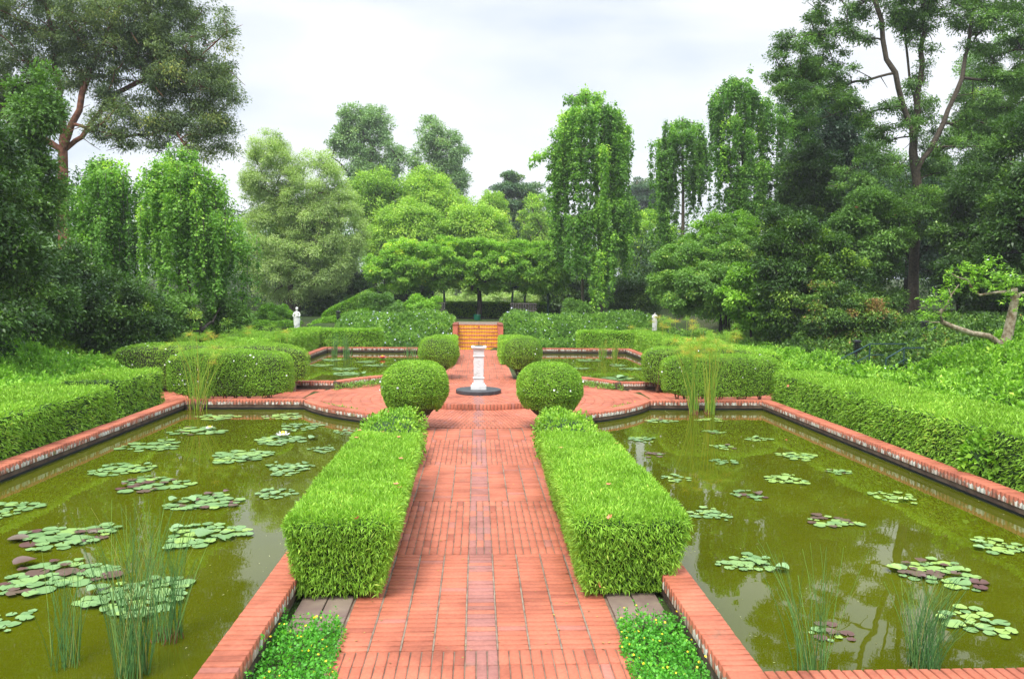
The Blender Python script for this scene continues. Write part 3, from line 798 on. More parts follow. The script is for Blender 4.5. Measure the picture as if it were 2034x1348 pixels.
weeds(2.0, 21.2, 3.7, 19.5, 60, 'small weeds along the far right edge of the round plaza', .14, .14)

def litter(name, lab, pts, nrm_up, L, m, kind='stuff'):
    n = len(pts); D = nrm(randdir(n) * [1, 1, .08]); 
    o = link(name, leaves_mesh(name, pts, D, nrm(randdir(n) * .25 + [0, 0, 1]), L, L * .45, rng.random(n), m, .1)); tag(o, lab, 'leaf litter', None, kind)
M['litter'] = leafmat('dry_leaf', [(0, (.10, .045, .02)), (.5, (.20, .11, .04)), (.8, (.26, .20, .05)), (1, (.12, .16, .03))], .8, .05)
n = 420; sd_ = rng.choice([-1, 1], n); xx = sd_ * (1.0 - rng.random(n) ** 2.2 * .95); yy = rng.uniform(3.4, 14.0, n)
litter('fallen_leaves', 'dry leaves scattered along the edges of the brick path', np.stack([xx, yy, np.full(n, .008)], -1), 1, rng.uniform(.012, .035, n), M['litter'])
n = 420; a_ = rng.random(n) * 6.283; r_ = 2.0 + 2.0 * rng.random(n) ** .6
litter('fallen_leaves', 'dry leaves scattered over the round plaza', np.stack([r_ * np.cos(a_), CY + r_ * np.sin(a_), np.full(n, .008)], -1), 1, rng.uniform(.02, .045, n), M['litter'])
n = 900; sx_ = rng.choice([-1, 1], n); e_ = rng.random(n)
px_ = np.where(e_ < .5, rng.uniform(1.9, 6.0, n), np.where(e_ < .75, 6.13 - rng.random(n) ** 3 * .5, 1.76 + rng.random(n) ** 3 * .5)); py_ = np.where((e_ > .4) & (e_ < .5), 16.2 - rng.random(n) ** 2 * .4, rng.uniform(4.6, 14.2, n)); px_ = np.where(py_ > 14.3, np.maximum(px_, 4), px_)
litter('pond_debris', 'specks of fallen petals and leaf bits floating on the near ponds', np.stack([sx_ * px_, py_, np.full(n, ZW + .003)], -1), 1, rng.uniform(.006, .022, n), leafmat('floating_bits', [(0, (.10, .09, .02)), (.5, (.18, .20, .05)), (1, (.34, .34, .22))], .7, .0))

# ------------------------------------------------------------------ sundial
root = empty('sundial', (0, CY, .125)); tag(root, 'white stone sundial pedestal on a round dark slab at the plaza centre', 'sundial')
MB().lathe([(.525, 0), (.535, .006), (.535, .078), (.527, .086), (0.001, .087)], (0, CY, .125), 64).build('base_disc', M['slate'], root)
mb = MB(); zb = .212
def blk(w, z0, z1, bev=.004, taper=1.0): mb.box((0, CY, zb + (z0 + z1) / 2), (w, w, z1 - z0), bev=bev, taper=taper)
blk(.365, 0, .085); blk(.295, .085, .14, .01); blk(.235, .14, .26, .003); blk(.27, .26, .278, .006); blk(.225, .278, .775, .003); blk(.27, .775, .795, .006); blk(.245, .795, .90, .003, 1.02)
mb.lathe([(.165, .90), (.20, .955), (.235, .975)], (0, CY, zb), 4)
n0 = len(mb.v) - 12
for i in range(n0, len(mb.v)):
    x, y, z = mb.v[i]; a = R(45); y -= CY; mb.v[i] = (x * math.cos(a) - y * math.sin(a), CY + x * math.sin(a) + y * math.cos(a), z)
blk(.355, .975, 1.02, .008)
# carved relief on the four faces: a ring, a rosette and a hanging swag
for k in range(4):
    a = k * math.pi / 2
    def q(u, z, d=.1125): 
        x, y = u, -d; return (x * math.cos(a) - y * math.sin(a), CY + x * math.sin(a) + y * math.cos(a), zb + z)
    ang = [2 * math.pi * i / 16 for i in range(17)]
    mb.tube([q(.055 * math.cos(t), .62 + .075 * math.sin(t), .113) for t in ang], .008, 5, cap=False)
    mb.tube([q(-.03 + .06 * t, .62 + .04 * math.sin(t * 6), .114) for t in np.linspace(0, 1, 8)], .010, 5)
    for zz in (.34, .40, .46):
        mb.tube([q(-.05, zz + .05, .113), q(-.02, zz, .116), (q(.02, zz, .116)), q(.05, zz + .05, .113)], .007, 5)
    mb.tube([q(0, .50, .113), q(0, .32, .113)], .006, 5)
mb.build('pedestal', M['white'], root)
mb = MB(); zt = zb + 1.02
mb.lathe([(.11, 0), (.11, .008), (.10, .012), (0.001, .013)], (0, CY, zt), 32)
mb.add([(-.004, CY - .07, zt + .012), (.004, CY - .07, zt + .012), (-.004, CY + .07, zt + .012), (.004, CY + .07, zt + .012), (-.004, CY + .05, zt + .09), (.004, CY + .05, zt + .09)],
       [(0, 2, 4), (1, 5, 3), (0, 4, 5, 1), (2, 3, 5, 4), (0, 1, 3, 2)])
mb.tube([(-.07, CY, zt + .09), (.07, CY, zt + .09)], .004, 5); mb.tube([(0, CY + .03, zt + .01), (0, CY + .02, zt + .11)], .008, 6)
mb.build('gnomon', M['bronze'], root)

# ------------------------------------------------------------------ steps
root = empty('garden_steps', (0, 33.4, 0)); tag(root, 'flight of brick steps with yellow tiled risers beyond the sundial', 'steps')
NS = 7; rh = .145; tr = .30
for i in range(NS):
    y0 = 33.4 + i * tr; z0 = i * rh
    w = 1.76
    MB().box((0, y0 + .4, z0 + (rh - .03) / 2), (w, .8, rh - .03)).build('riser', M['riser'], root)
    Bs = []
    k = int(w / .0765)
    for c in range(k): Bs.append((-w / 2 + (c + .5) * w / k, y0 + .10, .115, w / k / 2 - .003, R(90), z0 + rh, bv(), .032))
    for c in range(k): Bs.append((-w / 2 + (c + .5) * w / k, y0 + .335, .112, w / k / 2 - .003, R(90), z0 + rh, bv(), .032))
    link('tread', bricks_mesh('tread', Bs, M['brick']), root)
for s, lab in ((-1, 'terracotta end pier left of the yellow steps'), (1, 'terracotta end pier right of the yellow steps')):
    root = empty('step_pier', (s * .99, 33.3, 0)); tag(root, lab, 'pier', 'pair of piers beside the steps')
    MB().box((s * .99, 34.3, .53), (.2, 2.3, 1.06), bev=.006).build('pier_wall', mat('terracotta_render', (.50, .14, .08), .8, (.58, .18, .10), 6), root)
    MB().box((s * .99, 34.3, 1.09), (.225, 2.34, .055), bev=.008).build('pier_cap', M['brick'], root)
mb = MB(); mb.box((0, 37.0, 1.0), (2.1, 3.2, .04)); tag(mb.build('terrace_paving', M['mortar']), kind='structure')

# ------------------------------------------------------------------ statues
def statue(x, y, z, h, lab, headless=False, rz=0.0):
    root = empty('statue', (x, y, T(x, y) - .02)); tag(root, lab, 'statue', 'white stone statues')
    s = h / 1.75; mb = MB()
    # draped body, lofted elliptical sections with folds
    prof = [(0, .21, .19, 0, 0), (.04, .215, .195, 0, 0), (.25, .20, .18, 0, 0), (.5, .185, .165, .015, 0), (.75, .20, .16, .03, 0), (.92, .205, .155, .03, 0), (1.05, .165, .125, .02, 0), (1.18, .175, .13, 0, 0), (1.32, .205, .13, -.01, 0), (1.40, .20, .11, -.01, 0), (1.45, .12, .08, -.01, 0), (1.48, .06, .055, -.005, 0), (1.53, .052, .05, 0, 0)]
    n = 28; vs = []
    for (zz, rx, ry, ox, oy) in prof:
        fold = .10 * max(0, 1 - zz / 1.2)
        for i in range(n):
            a = 2 * math.pi * i / n; k = 1 + fold * math.sin(a * 7 + zz * 2.2) + .04 * math.sin(a * 3 - zz * 5) * (zz < 1.3)
            px, py = rx * k * math.cos(a) + ox, ry * k * math.sin(a) + oy
            vs.append((px, py, zz))
    fs = [(l * n + i, l * n + (i + 1) % n, (l + 1) * n + (i + 1) % n, (l + 1) * n + i) for l in range(len(prof) - 1) for i in range(n)]
    fs.append(tuple(reversed(range(n)))); fs.append(tuple(range((len(prof) - 1) * n, len(prof) * n)))
    mb.add(vs, fs)
    # arms: bent, forearms meeting over the waist
    if headless:
        mb.tube([(-.17, 0, 1.37), (-.21, -.02, 1.22), (-.20, -.05, 1.10)], [.055, .05, .035], 8)
        mb.tube([(.17, 0, 1.37), (.20, -.06, 1.25), (.13, -.15, 1.30), (.03, -.17, 1.34)], [.055, .05, .04, .03], 8)
    else:
        mb.tube([(-.17, 0, 1.38), (-.26, -.02, 1.20), (-.27, -.06, 1.08), (-.14, -.17, 1.04), (.02, -.19, 1.08)], [.055, .052, .045, .038, .03], 8)
        mb.tube([(.17, 0, 1.38), (.22, -.03, 1.2), (.19, -.10, 1.08), (.08, -.18, 1.12), (-.02, -.2, 1.18)], [.055, .05, .045, .036, .028], 8)
    # cloak falling from one side
    mb.add([(-.24, -.08, 1.1), (-.12, -.20, 1.02), (.06, -.2, .98), (.2, -.12, .9), (-.22, -.10, .45), (-.10, -.22, .35), (.06, -.215, .5), (.215, -.1, .6)], [(0, 1, 5, 4), (1, 2, 6, 5), (2, 3, 7, 6)])
    # plinth block under the feet
    mb.box((0, 0, -.03), (.44, .40, .06), bev=.008)
    if not headless:
        hv = [(.0, 1.50), (.055, 1.515), (.082, 1.56), (.095, 1.62), (.098, 1.67), (.085, 1.72), (.05, 1.752), (.004, 1.76)]
        mb.lathe([(r_, z_) for r_, z_ in hv], (0, -.01, 0), 16, sq=(.9, 1.05))
        mb.lathe([(.006, 1.60), (.014, 1.615), (.010, 1.64), (.004, 1.66)], (0, -.108, 0), 6)          # nose
        for e in (-.035, .035): mb.lathe([(.002, 1.645), (.012, 1.652), (.002, 1.66)], (e, -.088, 0), 6)   # eyes
        mb.lathe([(.0, 1.66), (.100, 1.67), (.104, 1.70), (.09, 1.745), (.04, 1.785), (.004, 1.79)], (0, .012, 0), 14)  # hair
        mb.lathe([(.004, 1.62), (.045, 1.65), (.05, 1.69), (.004, 1.73)], (0, .11, 0), 10)              # bun
    else:
        mb.lathe([(.06, 1.50), (.055, 1.56), (.03, 1.575), (.004, 1.58)], (.02, 0, 0), 10)
    ca, sa = math.cos(rz), math.sin(rz)
    if headless: mb.v = [(p[0] * .92, p[1] * .85, p[2] * 1.0) for p in mb.v]
    mb.v = [(x + (p[0] * ca - p[1] * sa) * s, y + (p[0] * sa + p[1] * ca) * s, z + p[2] * s) for p in mb.v]
    mb.build('figure', M['marble'], root, smooth=True)
    g0 = float(T(x, y)) - .02; top = z - .06 * s
    mb = MB(); mb.box((x, y, (g0 + top - .05) / 2), (.42, .42, top - .05 - g0), bev=.006); mb.box((x, y, top - .026), (.5, .5, .046), bev=.006); mb.box((x, y, g0 + .06), (.52, .52, .10), bev=.006)
    mb.build('pedestal', M['marble'], root)
pl = P(590, 657, 34.3); pr = P(1300, 660.5, 34.3)
statue(pl[0], 34.3, pl[2], 1.03, 'white stone statue of a draped woman behind the far left hedge', False, .15)
statue(pr[0], 34.3, pr[2], .98, 'weathered headless white stone statue behind the far right hedge', True, -.2)
# ------------------------------------------------------------------ trees
def tubes_obj(name, paths, radii, m, parent, n=8):
    V, Fq = tube_np(paths, radii, n); return link(name, mesh_np(name, V, Fq, m, smooth=True), parent)
def bez(p0, p1, p2, k=6):
    t = np.linspace(0, 1, k)[:, None]; return (1 - t) ** 2 * p0 + 2 * t * (1 - t) * p1 + t ** 2 * p2
def puffs(ells, npuff):
    ar = np.array([(e[3] * e[4] + e[3] * e[5] + e[4] * e[5]) for e in ells]); idx = rng.choice(len(ells), npuff, p=ar / ar.sum())
    E = np.array(ells, float)[idx]; d = randdir(npuff)
    rf = np.where(rng.random(npuff) < .72, rng.uniform(.82, 1.05, npuff), rng.uniform(.3, .85, npuff))
    return E[:, :3] + d * E[:, 3:6] * rf[:, None], E[:, :3]
def crown_leaves(pc, cen, rp, nleaf, L, W, flat=.65, droop=.2, vb=0.0, spread=.16, out=.5, shell=.5):
    k = len(pc); rr = rp * rng.uniform(.55, 1.35, k); per = rr ** 2; idx = rng.choice(k, nleaf, p=per / per.sum())
    d = randdir(nleaf); d[:, 2] = np.where(rng.random(nleaf) < .65, np.abs(d[:, 2]), d[:, 2])
    r = rng.random(nleaf) ** shell
    Pt = pc[idx] + d * (rr[idx] * r)[:, None] * np.array([1, 1, flat])
    o = nrm(pc - cen)[idx]
    D = nrm(d * .6 + o * out * .6 + randdir(nleaf) * .7 - np.array([0, 0, droop]))
    NN = nrm(np.array([0, 0, .8]) + o * .4 + d * .3 + randdir(nleaf) * .55)
    pv = rng.normal(0, spread, k)
    Ls = L * rng.uniform(.6, 1.3, nleaf)
    v = .45 + vb + pv[idx] + rng.normal(0, .14, nleaf)
    return Pt, D, NN, Ls, Ls * W / L, v
def tree(name, label, cat, x, y, tr, fork, ells, npuff, rp, nleaf, L, W, lm, bark='bark', limbs=14, lean=(0, 0), flat=.65, droop=.2, group=None, vb=0.0, tw=0, stems=1, flowers=None, limb_r=.35, out=.5, spread=.16, shell=.65, leaders=None, lr=.62):
    z0 = float(T(x, y)) - .1
    root = empty(name, (x, y, z0 + .1)); tag(root, label, cat, group)
    pc, cen = puffs(ells, npuff)
    F0 = np.array([x + lean[0], y + lean[1], fork])
    paths = []; rad = []
    for s_ in range(stems):
        off = np.array([rng.normal(0, tr * 1.6), rng.normal(0, tr), 0]) if stems > 1 else np.zeros(3)
        a = np.array([x, y, z0]) + off * .6; bnd = (a + F0) / 2 + np.array([rng.normal(0, tr * .8), 0, 0]) + off
        paths.append(bez(a, bnd, F0 + off * 1.6, 8)); rad.append(np.linspace(tr, tr * .62, 8) * np.array([1.35, 1.1] + [1] * 6))
    # branching skeleton: every foliage clump is joined to the nearest limb already there
    order = rng.permutation(len(pc))[:limbs * 3]
    order = order[np.argsort(np.linalg.norm(pc[order] - F0, axis=1))]
    nodes = [F0 + np.array([0, 0, -.18 * (fork - z0)]), F0]; par = [-1, 0]; dist = [0.0, .1]; seg = []
    for ld in (leaders or []):      # main limbs given as polylines starting at the fork
        prev = 1; sgl = [1]
        cv = np.array([F0] + list(ld)); fine = []
        for a_ in range(len(cv) - 1):
            for t_ in (.33, .67, 1.0): fine.append(cv[a_] * (1 - t_) + cv[a_ + 1] * t_ + rng.normal(0, .05, 3))
        for p_ in fine:
            dist.append(dist[prev] * .75 + .05); nodes.append(p_); par.append(prev); prev = len(nodes) - 1; sgl.append(prev)
        seg.append(sgl)
    for i in order:
        q = pc[i]; A = np.array(nodes); d = np.linalg.norm(A - q, axis=1); back = np.maximum(0, A[:, 2] - q[2])
        k = int(np.argmin(d + .28 * np.array(dist) + .5 * back)); st = A[k]; ln = d[k]
        if ln < .12: continue
        mid = st * .5 + q * .5 + np.array([0, 0, ln * .10]) + rng.normal(0, .07, 3) * ln
        cv = bez(st, mid, q, 5); prev = k
        for m_ in range(1, 5):
            nodes.append(cv[m_]); par.append(prev); dist.append(dist[prev] + ln / 4); prev = len(nodes) - 1
        seg.append([k] + list(range(len(nodes) - 4, len(nodes))))
    load = np.zeros(len(nodes)); leafn = set(range(len(nodes))) - set(par)
    for i in leafn: load[i] = 1
    for i in range(len(nodes) - 1, 0, -1): load[par[i]] += load[i]
    rr_ = tr * .80 * (load / load[0]) ** .46; rr_ = np.maximum(rr_, .012)
    for sg in seg[:len(leaders or [])]:
        l_ = lr if not isinstance(lr, (list, tuple)) else lr[seg.index(sg)]; rr_[sg] = np.maximum(np.minimum(rr_[sg], tr * l_ * 1.2), np.linspace(tr * l_, tr * .10, len(sg)))
    for sg in seg:
        rd = rr_[sg].copy(); rd[0] = min(rd[0], rd[1] * 1.25); rd[-1] = min(rd[-1], max(.01, rd[-1] * .7))
        paths.append(np.array([nodes[i] for i in sg])); rad.append(rd)
        for b in range(tw):
            t0 = nodes[sg[rng.integers(2, 5)]]; q2 = t0 + np.clip(rng.normal(0, 1.0, 3), -1.2, 1.2) * rp * .9
            paths.append(bez(t0, (t0 + q2) / 2 + rng.normal(0, .15, 3) * rp, q2, 5)); rad.append(np.linspace(.02, .008, 5))
    tubes_obj('trunk', paths, rad, M[bark], root)
    a = crown_leaves(pc, cen, rp, nleaf, L, W, flat, droop, vb, spread, out, shell)
    link('crown', leaves_mesh('crown', *a, M[lm]), root)
    if flowers:
        put_flowers(root, flowers[0], a[0][a[0][:, 1] < y], a[2][a[0][:, 1] < y], flowers[1], sc=flowers[2])
    return root
def EP(px0, px1, py0, py1, Y, dep=1.0):
    """ellipsoid filling an image box at depth Y"""
    a, b = P(px0, py1, Y), P(px1, py0, Y); c = (a + b) / 2
    rx, rz = abs(b[0] - a[0]) / 2, abs(b[2] - a[2]) / 2
    return (c[0], Y, c[2], rx, rx * dep, rz)
def weeper(name, label, x, y, top, tips, nstr, nleaf_per_m, L, W, lm, tr=.16, extra=(), vb=0.0, minz=1.6, spread=.11, strand_r=.16):
    """tips: (px, py, dY, hang length) -- arching branches end there and curtains of leafy strands hang from them"""
    z0 = float(T(x, y)) - .1; root = empty(name, (x, y, z0 + .1)); tag(root, label, 'tree', 'weeping trees with hanging curtains of leaves')
    tp = P(tips[0][0], tips[0][1], y)
    trunk = bez(np.array([x, y, z0]), np.array([x + .1, y, (z0 + top) / 2]), np.array([tp[0], y, top - .1]), 14)
    paths = [trunk]; rad = [np.linspace(tr, tr * .3, 14)]
    for e in extra: paths.append(bez(np.array([x + e, y, z0]), np.array([x + e * 1.3, y, top * .4]), np.array([x + e * .2, y, top * .72]), 8)); rad.append(np.linspace(tr * .6, tr * .3, 8))
    SP = []; SV = []; SL = []
    for (px, py, dY, hang) in tips:
        p2 = P(px, py, y + dY); zz = min(p2[2] - .15, trunk[-1][2]); k0 = int(np.argmin(abs(trunk[:, 2] - (zz + .12 * np.hypot(p2[0] - x, dY))))); p0 = trunk[k0]
        rch = np.linalg.norm((p2 - p0)[:2]); p1 = p0 * .45 + p2 * .55; p1[2] = max(p0[2], p2[2]) + .10 * rch
        cv = bez(p0, p1, p2, 26); paths.append(cv[::3]); rad.append(np.linspace(tr * .3, .012, len(cv[::3])))
        bvv = rng.normal(0, spread); ns = int(nstr * .42 * min(1.0, .35 + rch * .5)) + 3
        for k in range(ns):
            t = (rng.random() * .5 if rng.random() < .22 else rng.uniform(.52, 1.0)) if rch > .4 else rng.uniform(0, 1); s0 = cv[int(t * 25)] + np.array([rng.normal(0, strand_r), rng.normal(0, strand_r * 2.2), rng.uniform(-.12, .10)])
            h = hang * rng.choice([.25, .55, .85, 1.1]) * rng.uniform(.7, 1.1) * (.35 + .65 * t)
            if rch > .4 and t < .52: h = min(h, rng.uniform(.25, .7))
            if s0[2] - h < minz: h = max(.4, s0[2] - minz - rng.random() * .9)
            SP.append(s0); SL.append(h); SV.append(bvv + rng.normal(0, .12))
    SP = np.array(SP); SL = np.array(SL); SV = np.array(SV)
    cnt = np.maximum(6, (SL * nleaf_per_m * 2.6).astype(int)); idx = np.repeat(np.arange(len(SP)), cnt); n = len(idx)
    t = rng.random(n); ph = SP[idx, 0] * 9 + idx * .9
    t = np.clip(t + .035 * np.sin(t * SL[idx] * 11 + ph), 0, 1)          # leaves sit in bunches along the strand
    sway = (np.sin(t * SL[idx] * 1.6 + idx * 1.7) * (.03 + .05 * t))[:, None] * np.stack([np.cos(idx), np.sin(idx), 0 * t], -1)
    C = SP[idx] - np.array([0, 0, 1.0]) * (t * SL[idx])[:, None] + sway + rng.normal(0, 1.0, (n, 3)) * (.035 + .05 * (1 - t) + .02 * np.sin(t * SL[idx] * 5 + ph))[:, None]
    D = nrm(randdir(n) * [1, 1, .5] - np.array([0, 0, .55])); outv = nrm(C - np.array([x, y, 0])) * [1, 1, 0]
    NN = nrm(outv * .6 + np.array([0, 0, .6]) + randdir(n) * .5)
    Ls = L * rng.uniform(.55, 1.3, n); v = .42 + vb + SV[idx] + rng.normal(0, .12, n) + .18 * (t * SL[idx] < .35)
    tubes_obj('trunk', paths, rad, M['bark'], root, 7)
    sp = [np.array([SP[i], SP[i] - [0, 0, SL[i] * .5], SP[i] - [0, 0, SL[i]]]) for i in range(0, len(SP), 3)]
    tubes_obj('hanging_twigs', sp, [np.array([.012, .009, .004])] * len(sp), M['twig'], root, 3)
    link('crown', leaves_mesh('crown', C, D, NN, Ls, Ls * W / L, v, M[lm]), root)
    return root

TG = 'trees around the garden'
# T1: the big tree at upper left
Y = 33
bx = P(132, 560, Y)
tree('broad_tree', 'huge dark-crowned tree with forked red-brown trunk at upper left', 'tree', bx[0], Y, .30, P(133, 300, Y)[2],
     [EP(-260, 120, -160, 240, Y, .8), EP(90, 380, -210, 160, Y, .8), EP(250, 465, -60, 200, Y, .9), EP(300, 478, 110, 270, Y, .8), EP(330, 470, 210, 325, Y, .8), EP(180, 360, 190, 300, Y, .7), EP(-200, 90, 150, 300, Y, .8), EP(150, 400, -40, 220, Y, .5), EP(0, 200, -60, 200, Y, .5)],
     1000, .52, 290000, .11, .045, 'big', 'barkred', 130, flat=.8, group=TG, tw=1, spread=.17, shell=.75, droop=.35,
     lr=[.6, .5, .28, .4], leaders=[[P(122, 240, Y), P(112, 140, Y + .5), P(95, 20, Y), P(60, -90, Y)], [P(152, 220, Y - .5), P(185, 120, Y), P(250, -10, Y - .5), P(290, -110, Y)], [P(165, 270, Y + .3), P(215, 190, Y + .6), P(300, 150, Y + .6), P(380, 120, Y + .6)], [P(60, 260, Y), P(-40, 180, Y), P(-160, 120, Y)]])
# left dark masses
Y = 19.5
tree('conifer_like_tree', 'dark glossy tree with pointed bright-tipped top at the left edge', 'tree', P(60, 700, Y)[0], Y, .14, 3.2,
     [EP(20, 110, 140, 330, Y, .9), EP(-60, 98, 260, 520, Y, .8), EP(-80, 125, 440, 720, Y, .7)], 220, .36, 80000, .10, .05, 'mid', 'barkdark', 14, group=TG, flat=1.0, vb=-.12)
Y = 16.5
tree('evergreen_tree', 'tall dark evergreen filling the left edge of the picture', 'tree', P(-70, 700, Y)[0], Y, .15, 3.0,
     [EP(-260, 40, 200, 560, Y, .8), EP(-260, 60, 400, 720, Y, .7)], 200, .38, 60000, .10, .05, 'dark', 'barkdark', 10, group=TG, flat=1.0)
Y = 23
tree('evergreen_shrub', 'big dark glossy shrub behind the low hedge at left', 'shrub', P(120, 690, Y)[0], Y, .10, 1.8, [EP(30, 230, 500, 710, Y, .8), EP(100, 330, 570, 710, Y, .7)], 220, .34, 70000, .10, .05, 'dark', 'barkdark', 8, group='dense shrubs at left', flat=1.0)
Y = 21.5
tree('evergreen_shrub', 'rounded dark shrub with yellow-tipped sprays in front of weeping trees', 'shrub', P(230, 690, Y)[0], Y, .08, 1.5, [EP(150, 300, 560, 720, Y, .8), EP(215, 320, 600, 715, Y, .8)], 120, .30, 42000, .09, .045, 'dark', 'barkdark', 8, group='dense shrubs at left', flat=1.0, vb=.08)
Y = 24.5
tree('evergreen_shrub', 'dark undergrowth shrub at the foot of the left weeping trees', 'shrub', P(400, 650, Y)[0], Y, .08, 1.5, [EP(290, 400, 590, 680, Y, .8), EP(400, 490, 600, 665, Y + 2, .8)], 90, .3, 26000, .09, .045, 'mid', 'barkdark', 8, group='dense shrubs at left', flat=1.0)
# weeping pair, left
Y = 27
c = P(212, 650, Y)
weeper('weeping_tree', 'shorter weeping tree left of the pair, beside the big trunk', c[0], Y, P(205, 318, Y)[2],
       [(205, 314, 0, .8), (175, 326, 0, 3), (158, 350, 0, 4), (240, 326, 0, 3), (264, 352, 0, 4), (272, 385, .3, 3.6), (190, 340, -.8, 4), (225, 345, -.8, 4), (165, 400, -.5, 3.6), (148, 380, .2, 4), (215, 430, -.9, 3.5), (250, 440, -.6, 3.5), (185, 470, -.9, 3), (238, 500, -.5, 2.5)], 34, 46, .10, .066, 'weep', .11, vb=-.10)
Y = 26.5
c = P(367, 650, Y)
weeper('weeping_tree', 'wide tent-shaped weeping tree with bright green crest at left', c[0], Y, P(360, 296, Y)[2],
       [(360, 292, 0, .8), (335, 308, 0, 2.5), (310, 324, 0, 4.4), (285, 345, 0, 4.5), (385, 312, 0, 3.5), (410, 335, -.2, 4.5), (435, 360, 0, 4.5), (452, 392, .2, 4), (478, 430, 0, 3.3), (491, 475, .2, 2.4), (340, 330, -.9, 4.8), (375, 335, -1, 4.8), (405, 370, -.9, 4.5), (300, 370, -.6, 4), (325, 390, -1, 4), (360, 400, -1.2, 3.4), (430, 430, -.7, 3.5), (470, 480, -.4, 2.2), (285, 420, 0, 3), (460, 440, -.6, 3)], 36, 46, .10, .066, 'weep', .12, extra=(.18, -.15), vb=.10, minz=1.1)
# olive-grey tree
Y = 46
tree('olive_toned_tree', 'large grey-green fine-leaved tree behind the left statue', 'tree', P(575, 600, Y)[0], Y, .20, 4.6,
     [EP(485, 590, 270, 450, Y, .8), EP(560, 690, 310, 480, Y, .8), EP(600, 722, 380, 560, Y, .8), EP(480, 620, 400, 590, Y, .8), EP(560, 700, 450, 600, Y, .8)], 800, .45, 260000, .12, .042, 'olive', 'bark', 40, group=TG, flat=1.0, tw=1, stems=3, droop=.35, spread=.12)
# trees behind, centre-left
Y = 78
tree('tall_far_tree', 'far tall open-crowned tree rising above the yellow-green trees', 'tree', P(740, 560, Y)[0], Y, .35, 12,
     [EP(660, 740, 255, 350, Y, .8), EP(675, 735, 215, 290, Y, .8), EP(715, 785, 215, 290, Y, .8), EP(730, 800, 280, 350, Y, .8), EP(690, 800, 320, 450, Y, .8)], 300, .75, 42000, .25, .12, 'far', 'bark', 22, group=TG, flat=.8, shell=.7)
Y = 82
tree('tall_far_tree', 'far slim tree with gaps in its crown, right of the tallest far tree', 'tree', P(868, 560, Y)[0], Y, .35, 13,
     [EP(832, 880, 236, 310, Y, .8), EP(862, 925, 265, 345, Y, .8), EP(810, 870, 300, 360, Y, .8), EP(860, 930, 320, 400, Y, .8), EP(800, 900, 340, 470, Y, .8)], 300, .75, 38000, .25, .12, 'far', 'bark', 22, group=TG, flat=.8, shell=.7)
Y = 62
for (nm, lab, bxs, lm, vb, n) in (
    ('yellow_green_tree', 'yellow-green tree behind the grey-green tree, left of centre', [EP(700, 790, 335, 470, Y, .8), EP(720, 800, 400, 520, Y, .8)], 'yellow', -.15, 46000),
    ('yellow_green_tree', 'yellow-green tree with orange-tinged top above the arbour', [EP(800, 900, 340, 460, Y, .8), EP(830, 950, 390, 500, Y, .8)], 'yellow', .0, 60000),
    ('yellow_green_tree', 'broad yellow-green mound of foliage left of centre above the arbour', [EP(745, 880, 405, 520, Y - 5, .7), EP(740, 830, 430, 530, Y - 5, .7)], 'yellow', -.06, 60000),
    ('yellow_green_tree', 'low yellow-green tree directly above the middle of the arbour', [EP(880, 1010, 410, 520, Y - 4, .7)], 'yellow', -.03, 46000)):
    c = bxs[0]
    tree(nm, lab, 'tree', c[0], c[1], .2, 6, bxs, 300, .75, int(n * 1.1), .17, .08, lm, 'bark', 14, group=TG, flat=.8, vb=vb, spread=.13, shell=.9, droop=.4)
Y = 84
tree('domed_tree', 'dark round-domed tree on the skyline right of centre', 'tree', P(1015, 560, Y)[0], Y, .35, 10, [EP(970, 1068, 342, 470, Y, .8), EP(985, 1045, 400, 500, Y - 1, .8)], 130, 1.0, 60000, .26, .12, 'darkblue', 'bark', 12, group=TG, flat=.5, vb=.3)
Y = 74
tree('pale_green_tree', 'light green feathery tree in front of the domed tree, right side', 'tree', P(1065, 560, Y)[0], Y, .25, 7, [EP(1035, 1100, 385, 490, Y, .8), EP(1040, 1130, 430, 530, Y, .8)], 190, .55, 42000, .18, .08, 'yellow', 'bark', 10, group=TG, flat=.9, vb=-.12)
tree('pale_green_tree', 'light green feathery tree in front of the domed tree, left side', 'tree', P(975, 560, Y)[0], Y, .25, 7, [EP(950, 1000, 382, 480, Y, .8)], 110, .5, 24000, .18, .08, 'yellow', 'bark', 8, group=TG, flat=.9, vb=-.1)
tree('pale_green_tree', 'light green tree seen between the two tall weeping trees', 'tree', P(1275, 560, 60)[0], 60, .25, 5, [EP(1225, 1330, 425, 560, 60, .8)], 80, .9, 40000, .18, .09, 'yellow', 'bark', 8, group=TG, flat=.6, vb=-.05)
Y = 110
tree('far_round_tree', 'small dark far tree between the two tall weeping trees', 'tree', P(1277, 560, Y)[0], Y, .4, 12, [EP(1250, 1302, 352, 440, Y, .8), EP(1280, 1330, 380, 450, Y, .8)], 70, 1.2, 24000, .32, .16, 'darkblue', 'bark', 10, group=TG, flat=.5, vb=.2)
